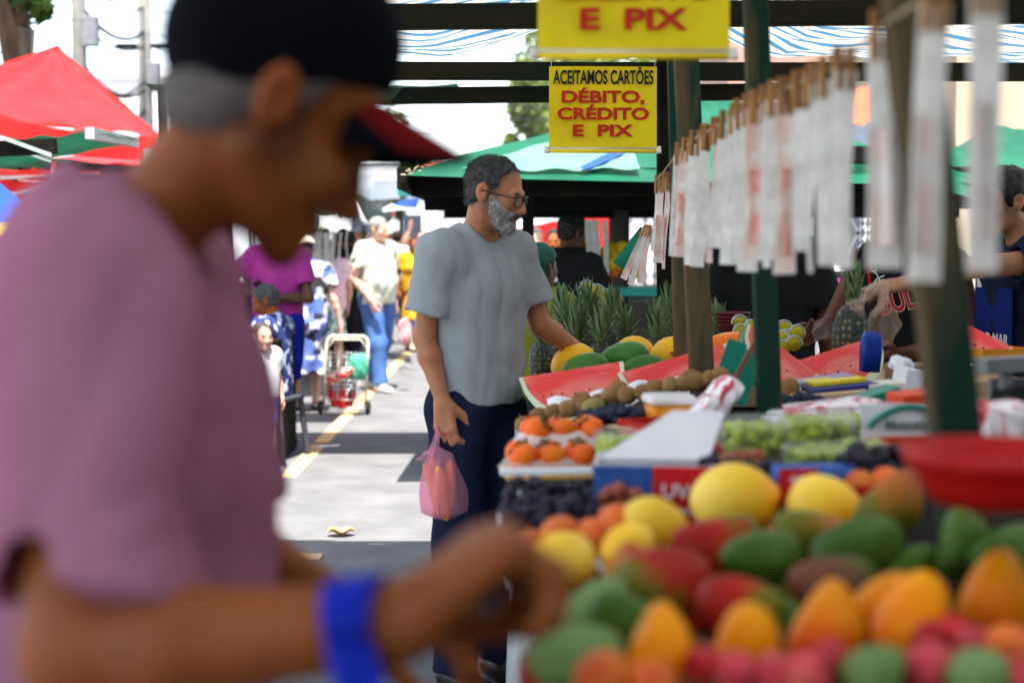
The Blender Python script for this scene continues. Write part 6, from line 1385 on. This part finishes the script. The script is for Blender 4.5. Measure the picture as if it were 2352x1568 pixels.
r2 = empty('red_tent', at(100, 562, 13.5), 0, 'lower red tent with its side cloth and silver braces under the green awning', 'tent'); r2.location.z = 0
A2, B2 = at(-60, 410, 12.2), at(420, 372, 14); P2 = at(330, 345, 15)
b = MB(); tri_sheet(A2, B2, P2, at(-60, 372, 14), 12, .03, .01, 3)(b); child(b.build('canopy', m_redt), r2)
b = MB(); tri_sheet(at(-60, 560, 13.2), at(420, 540, 13.2), at(420, 375, 13.2), at(-60, 385, 13.2), 12, 0, .02, 5)(b); child(b.build('side_cloth', m_redt), r2)
b = MB(); b.tube([at(-20, 408, 12), at(230, 400, 12.2)], .022, 6); b.tube([at(-20, 446, 12), at(210, 438, 12.2)], .018, 6); b.tube([at(40, 444, 12), at(200, 404, 12.2)], .012, 6); b.tube([at(40, 412, 12), at(150, 428, 12.1)], .01, 6); b.tube([at(124, 372, 12.1), at(124, 420, 12.1)], .02, 6); child(b.build('brace', m_alu), r2)
ga = empty('market_stall', at(60, 562, 8.8), 0, 'stall on the far left under a sagging green awning with a ragged metal edge', 'market stall'); ga.location.z = 0
b = MB(); tri_sheet(at(-80, 322, 8.6), at(222, 303, 8.6), at(330, 322, 10.2), at(-60, 395, 9.8), 14, .02, .012, 4)(b); child(b.build('canopy', m_green), ga)
child(MB().bar(at(206, 306, 8.55), at(310, 328, 10.2), .055, .07).build('edge_tube', m_alu), ga)
b = MB(); b.grid(lambda u, v: at(232 + u * 70, 300 + 22 * u + v * 9 + 6 * math.sin(u * 21) * v, 8.9 + u * 1.0), 24, 3); o = b.build('ragged_hem', m_paleg); child(o, ga)
child(MB().bar(at(-60, 345, 8.5), at(128, 336, 8.5), .06, .09).build('beam', m_dark), ga)
child(MB().grid(lambda u, v: at(-60 + u * 178, 296 + u * 30 + 26 * math.sin(min(1, u * 1.05) * 1.5) * u + v * 22 - 4 * math.sin(v * 3.1), 8.3 + v * .3), 24, 6).build('rolled_sheet', tarp('grey_green_sheet', (.36, .50, .46), (.3, .32, .32), 3)), ga)
for q in ((at(-40, 562, 8.6)), (at(345, 562, 10.2))): child(MB().bar((q.x, q.y, 0), (q.x, q.y, 2.15), .05).build('post', m_alu), ga)
pa = empty('parasol', at(-60, 562, 7.6), 0, 'blue parasol with a yellow border at the left edge', 'parasol'); pa.location.z = 0
tp, N_ = at(-75, 372, 7.6), 8
def para(u, v, r=.42, h=.34):
    a = u * 6.2832; s_ = 1 - .06 * abs(math.sin(a * 4)); return Vector((tp.x + math.cos(a) * r * v * s_, tp.y + math.sin(a) * r * v * s_, tp.z - h * v ** 1.25 + .0))
child(MB().grid(para, 48, 8).build('canopy', m_bluet), pa)
child(MB().grid(lambda u, v: para(u, .97 + v * .14), 48, 2).build('border', tarp('yellow_border', (.80, .55, .02))), pa); child(MB().bar((tp.x, tp.y, 0), (tp.x, tp.y, tp.z + .03), .035).build('pole', m_alu), pa)
# ------------------------------------------------------------------ utility poles, wires, trees, buildings
m_conc = mat('pole_concrete', (.20, .19, .175), (.14, .135, .125), 4, .9, .3, 40)
for (u, d, w_, lab) in ((194, 24, .24, 'concrete utility pole above the red tent peak'), (342, 30, .30, 'concrete utility pole with cable boxes nearer the man\'s cap')):
    x = xat(u, d); root = empty('utility_pole', (x, d, 0), label=lab, cat='utility pole')
    MB().lathe([(w_ * .6, 0), (w_ * .42, 9), (0, 9)], 16).build('shaft', m_conc, root)
    for z in (5.6, 7.2): MB().box((.1, 0, z), (1.4, .09, .1)).build('crossarm', m_dark, root)
    MB().box((.22, -.1, 5.0), (.25, .2, .5), bev=.02).build('cable_box', m_greyc, root)
m_wire = mat('black_cable', (.02, .02, .022), rough=.7)
def wire(a, c, sag, r=.012, lab=None, nm='cable'):
    a, c = Vector(a), Vector(c); pts = []
    for k in range(17): t_ = k / 16; p = a.lerp(c, t_); p.z -= sag * 4 * t_ * (1 - t_); pts.append(p)
    return tag(MB().tube(pts, r, 5).build(nm, m_wire), 'thin dark overhead cable strung between the poles', 'cable', 'overhead cables')
for i, (z0, z1) in enumerate(((5.2, 5.6), (5.5, 5.9), (4.6, 4.9), (4.3, 4.7), (6.2, 6.4), (3.9, 4.3))):
    wire((xat(194, 24), 24, z0), (xat(342, 30), 30, z1), .25 + .1 * (i % 3), .026 + .014 * (i % 2)); wire((xat(342, 30), 30, z1), (xat(1300, 38), 38, z0 + .9), .5); wire((xat(194, 24), 24, z0), (-16, 14, z0 + .3), .3); wire((-6, 26, 4.0 + i * .22), (14, 30, 4.6 + i * .3), .4, .016)
m_bark = mat('bark', (.10, .075, .05), (.05, .04, .03), 9, .9, .8, 20, stretch=(1, 1, .25))
def leafmat(name, c, c2): 
    m = tarp(name, c, c2, 2.5, .35, .5, 0); return m
def tree(label, base, hgt, crown, m, seed=0, nleaf=5000, lsize=.16, lean=0, trunk=.2):
    root = empty('tree', base, label=label, cat='tree'); rs = random.Random(seed); cx_, cy_, cz_, rx, ry, rz = crown
    b = MB(); tips = []
    top = Vector((lean, 0, hgt * .62)); b.tube([(0, 0, 0), (lean * .2, .05, hgt * .3), top], trunk, 10, r2=trunk * .6)
    for k in range(9):
        a = rs.uniform(0, 6.28); q = Vector((cx_ + math.cos(a) * rx * .6, cy_ + math.sin(a) * ry * .6, cz_ + rs.uniform(-.4, .6) * rz)); md = top.lerp(q, .5) + Vector((0, 0, .2)); b.tube([top - Vector((0, 0, rs.uniform(0, hgt * .2))), md, q], trunk * .42, 7, r2=trunk * .1); tips.append(q)
    b.build('trunk', m_bark, root)
    cl = [(Vector((cx_ + rs.gauss(0, .5) * rx, cy_ + rs.gauss(0, .5) * ry, cz_ + rs.gauss(0, .5) * rz)), rs.uniform(.18, .4)) for _ in range(26)] + [(t_, .35) for t_ in tips]
    V = []; F = []
    for i in range(nleaf):
        c, r = rs.choice(cl); d_ = Vector((rs.gauss(0, 1), rs.gauss(0, 1), rs.gauss(0, 1))).normalized() * rs.uniform(.5, 1) ** .5 * r
        p = c + Vector((d_.x * rx, d_.y * ry, d_.z * rz)); n = Vector((rs.gauss(0, 1), rs.gauss(0, 1), rs.gauss(0, 1) + .6)).normalized(); t_ = n.orthogonal().normalized(); s_ = n.cross(t_); L = lsize * rs.uniform(.6, 1.3)
        k = len(V); V += [p - t_ * L, p + s_ * L * .45, p + t_ * L, p - s_ * L * .45]; F.append((k, k + 1, k + 2, k + 3))
    me = fastmesh('crown', np.array([tuple(v) for v in V]), np.array(F)); link('crown', me, m, root); return root
m_lf1 = leafmat('leaf_green', (.07, .13, .025), (.03, .07, .015)); m_lf2 = leafmat('leaf_pale', (.26, .33, .10), (.16, .22, .07))
tree('dark leafy tree with a thick trunk in the upper left corner', (xat(10, 15), 15, 0), 6, (-.1, 0, 4.6, .55, .8, .9), m_lf1, 1, 3500, .10, .25, .22)
tree('pale sunlit tree between the stall beams above the green hipped stall', (xat(1225, 42), 42, 0), 9, (.2, 0, 5.8, 1.1, 1.6, 1.7), m_lf2, 2, 5000, .16); tree('bushy tree far down the lane behind the white banner', (xat(870, 48), 48, 0), 6, (0, 0, 3.6, 1.6, 2, 1.0), m_lf1, 3, 4500, .16); tree('broad pale tree behind the nearer payment sign', (xat(1420, 46), 46, 0), 10, (0, 0, 6.6, 1.9, 2, 1.1), m_lf2, 4, 5000, .16); tree('leafy tree at the end of the lane on the left', (xat(700, 55), 55, 0), 7, (0, 0, 4.2, 2.4, 2, 1.5), m_lf1, 5, 4500, .2)
m_wallw = mat('white_plaster', (.72, .72, .72), (.64, .64, .65), 2, .9, .2, 30); m_wallc = mat('cream_plaster', (.40, .34, .23), (.36, .30, .2), 2, .9, .2, 30); m_wallp = mat('pink_plaster', (.42, .27, .22), None, 2, .9, .2, 30); m_win = mat('window_glass', (.05, .06, .08), rough=.1); m_roof = mat('clay_tile', (.36, .10, .045), (.26, .07, .03), 14, .8, .8, 12)
def house(label, x0, x1, y, dep_, h, m, roof=None, cols=3, rows=2, rh=1.2):
    root = empty('house', ((x0 + x1) / 2, y + dep_ / 2, 0), label=label, cat='house')
    w_ = x1 - x0; MB().box((0, 0, h / 2), (w_, dep_, h)).build('wall', m, root)
    for r in range(rows):
        for c in range(cols):
            x = -w_ / 2 + w_ * (c + .5) / cols; z = h * (r + .55) / rows; f = MB().box((x, -dep_ / 2 - .02, z), (1.0, .06, 1.1), bev=.01).build('window', m_white, root); MB().box((x, -dep_ / 2 - .055, z), (.86, .02, .96)).build('pane', m_win, f)
    if roof:
        b = MB()
        for q in (-1, 1): b.grid(lambda u, v, q=q: Vector((-w_ / 2 - .3 + u * (w_ + .6), q * (dep_ / 2 + .3) * (1 - v), h + .02 + rh * v + .03 * math.sin(u * w_ * 12))), int(w_ * 20), 8)
        b.build('roof', roof, root)
    else: MB().box((0, 0, h + .1), (w_ + .2, dep_ + .2, .2)).build('roof', m_white, root)
    return root
house('long white building behind the utility poles at the left', -26, -6.9, 34, 8, 5.4, m_wallw, None, 5, 1); house('white house at the left end of the lane', -10, -3.2, 62, 8, 4.2, m_wallw, m_roof, 3, 1)
house('pale pink house with windows seen through the price tags', 3.6, 8.6, 24, 7, 6.4, m_wallp, None, 3, 3); house('low house with an orange tiled roof on the right', 4.3, 5.05, 18.5, 3, 2.95, m_wallc, m_roof, 1, 1, .7); house('tall cream building at the right edge', 5.45, 14, 17.6, 8, 6.5, m_wallc, None, 3, 2); house('pale building closing the far end of the street', -2.0, 14, 75, 8, 3.6, m_wallw, m_roof, 6, 1, 1.4)
# ------------------------------------------------------------------ behind our counter, right
rs2 = empty('market_stall', (3.6, 9.5, 0), label='stall behind the sellers under dark green and slate tarpaulins', cat='market stall')
b = MB(); tri_sheet(at(1690, 340, 8.6), at(2120, 352, 8.6), at(2060, 262, 10.5), at(1960, 290, 10.5), 12, .04, .012, 3)(b); child(b.build('canopy', m_slate), rs2); b = MB(); tri_sheet(at(2040, 430, 8.0), at(2520, 470, 8.0), at(2420, 300, 9.5), at(2285, 285, 9.5), 12, .04, .012, 7)(b); child(b.build('canopy', m_green), rs2)
child(MB().bar(at(1700, 352, 8.55), at(2130, 358, 8.55), .06, .1).build('beam', m_dark), rs2); child(MB().bar(at(1690, 408, 8.4), at(2140, 392, 8.4), .05, .09).build('beam', m_green), rs2)
for u in (1700, 2110): q = at(u, 562, 8.5); child(MB().bar((q.x, q.y, 0), (q.x, q.y, 2.0), .06).build('post', m_dark), rs2)
b = MB(); tri_sheet(at(1640, 300, 12), at(1720, 300, 12), at(1700, 222, 12), at(1650, 226, 12), 6, 0, .02)(b); o = b.build('banner', tarp('pink_banner', (.62, .16, .24))); tag(o, 'pink cloth banner beyond the third post', 'banner')
def crate(label, u, v, d, m, sx=.5, sy=.34, sz=.2, rz=0, group=None):
    root = empty('plastic_crate', at(u, v, d), rz, label, 'crate', group); b = MB()
    b.box((0, 0, -sz / 2 + .008), (sx, sy, .016))
    for q in (-1, 1):
        for k in range(5): b.box((0, q * sy / 2, -sz / 2 + .025 + k * sz * .2), (sx, .012, sz * .11)); b.box((q * sx / 2, 0, -sz / 2 + .025 + k * sz * .2), (.012, sy, sz * .11))
        for k in range(7): b.box((-sx / 2 + k * sx / 6, q * sy / 2, 0), (.014, .016, sz))
        for k in range(5): b.box((q * sx / 2, -sy / 2 + k * sy / 4, 0), (.016, .014, sz))
    b.build('crate_body', m, root); return root
m_oc = mat('orange_crate_plastic', (.72, .09, .015), rough=.4); m_bc = mat('black_crate_plastic', (.02, .018, .02), rough=.4); m_blc = mat('blue_crate_plastic', (.02, .16, .60), rough=.4)
for i, (v, lab) in enumerate(((738, 'lowest of the two orange crates behind the price tags'), (702, 'upper orange crate under the black ones'))): crate(lab, 1885, v, 7.6, m_oc, .28, .3, .09, .1, 'orange crates')
for i, (v, lab) in enumerate(((672, 'black crate resting on the orange crates'), (645, 'topmost black crate with a pink slip'))):
    c = crate(lab, 1885, v, 7.6, m_bc, .28, .3, .07, .1, 'black crates'); MB().box((.0, -.165, 0), (.1, .004, .035)).build('slip', m_pink if i else m_redp, c)
crate('black and white crate low behind the watermelons', 1900, 782, 7.2, mat('grey_crate', (.3, .3, .32), rough=.5), .26, .3, .14)
crate('bright blue crate by the navy apron', 2268, 764, 6.6, m_blc, .13, .2, .12, .3)
for i, (v, m, lab) in enumerate(((655, m_bc, 'black box with a white slip, top of the boxes by the right edge'), (688, m_bc, 'second black box with a white slip by the right edge'), (716, m_redp, 'red carton under the two black boxes'))):
    root = empty('storage_box', at(2298, v, 6.9), .1, lab, 'box', 'boxes by the right edge'); MB().box((0, 0, 0), (.17, .2, .06), bev=.004).build('box_body', m, root); MB().box((.03, -.102, .0), (.05, .003, .028)).build('slip', m_white, root)
o = MB().bar(at(2256, 640, 6.5), at(2254, 742, 6.5), .05, .03).build('board', mat('lilac_white', (.55, .5, .62))); tag(o, 'upright pale lilac board beside the black boxes', 'board')
pack('white_sack', 2300, 745, 6.8, .2, .16, .06, m_white, (0, 0, 0), 'white sack below the red carton', 'sack', seed=40)
gt = empty('metal_gate', at(1985, 600, 11), 0, 'white gate of crossed bars seen through the price tags', 'gate'); b = MB()
for k in range(6): a = at(1935 + k * 24, 470, 11); c = at(1935 + k * 24 + 70, 600, 11); b.bar(a, c, .025); b.bar(Vector((c.x, c.y, a.z)), Vector((a.x, a.y, c.z)), .025)
b.bar(at(1930, 585, 10.98), at(2150, 585, 10.98), .04); b.bar(at(1930, 468, 10.98), at(2150, 468, 10.98), .04); child(b.build('lattice', m_white), gt)
mo = empty('motorcycle', (xat(1988, 12), 12, 0), R(10), 'parked motorcycle with bright chrome behind the white gate', 'motorcycle'); m_chrome = mat('chrome', (.7, .7, .72), rough=.12, metal=1); m_rub = mat('black_rubber', (.015, .015, .016), rough=.6)
for y in (-.62, .62): wl = MB().tube([(0, y + .3 * math.cos(a), .3 + .3 * math.sin(a)) for a in [k * .2618 for k in range(24)]], .05, 8, True).build('wheel', m_rub, mo); MB().tube([(0, y + .22 * math.cos(a), .3 + .22 * math.sin(a)) for a in [k * .2618 for k in range(24)]], .015, 6, True).build('rim', m_chrome, wl)
for x in (-.08, .08): MB().tube([(x, -.62, .3), (x * 1.1, -.42, .95)], .022, 8).build('fork', m_chrome, mo)
MB().sphere((0, -.52, .95), (.1, .09, .1), 2).build('headlight', m_chrome, mo); MB().sphere((0, -.1, .85), (.15, .28, .13), 2).build('fuel_tank', mat('yellow_paint', (.7, .45, .02), rough=.25), mo); MB().sphere((0, .35, .82), (.13, .34, .06), 2).build('seat', m_rub, mo); MB().box((0, 0, .42), (.22, .4, .3), bev=.05).build('engine', m_chrome, mo); MB().tube([(-.38, -.3, 1.06), (-.2, -.4, 1.04), (.2, -.4, 1.04), (.38, -.3, 1.06)], .014, 6).build('handlebar', m_chrome, mo)
for q in (-1, 1): m_ = MB(); m_.tube([(q * .25, -.38, 1.04), (q * .3, -.36, 1.18)], .008, 5); m_.sphere((q * .3, -.36, 1.2), (.07, .02, .045), 2); m_.build('mirror', m_chrome, mo)
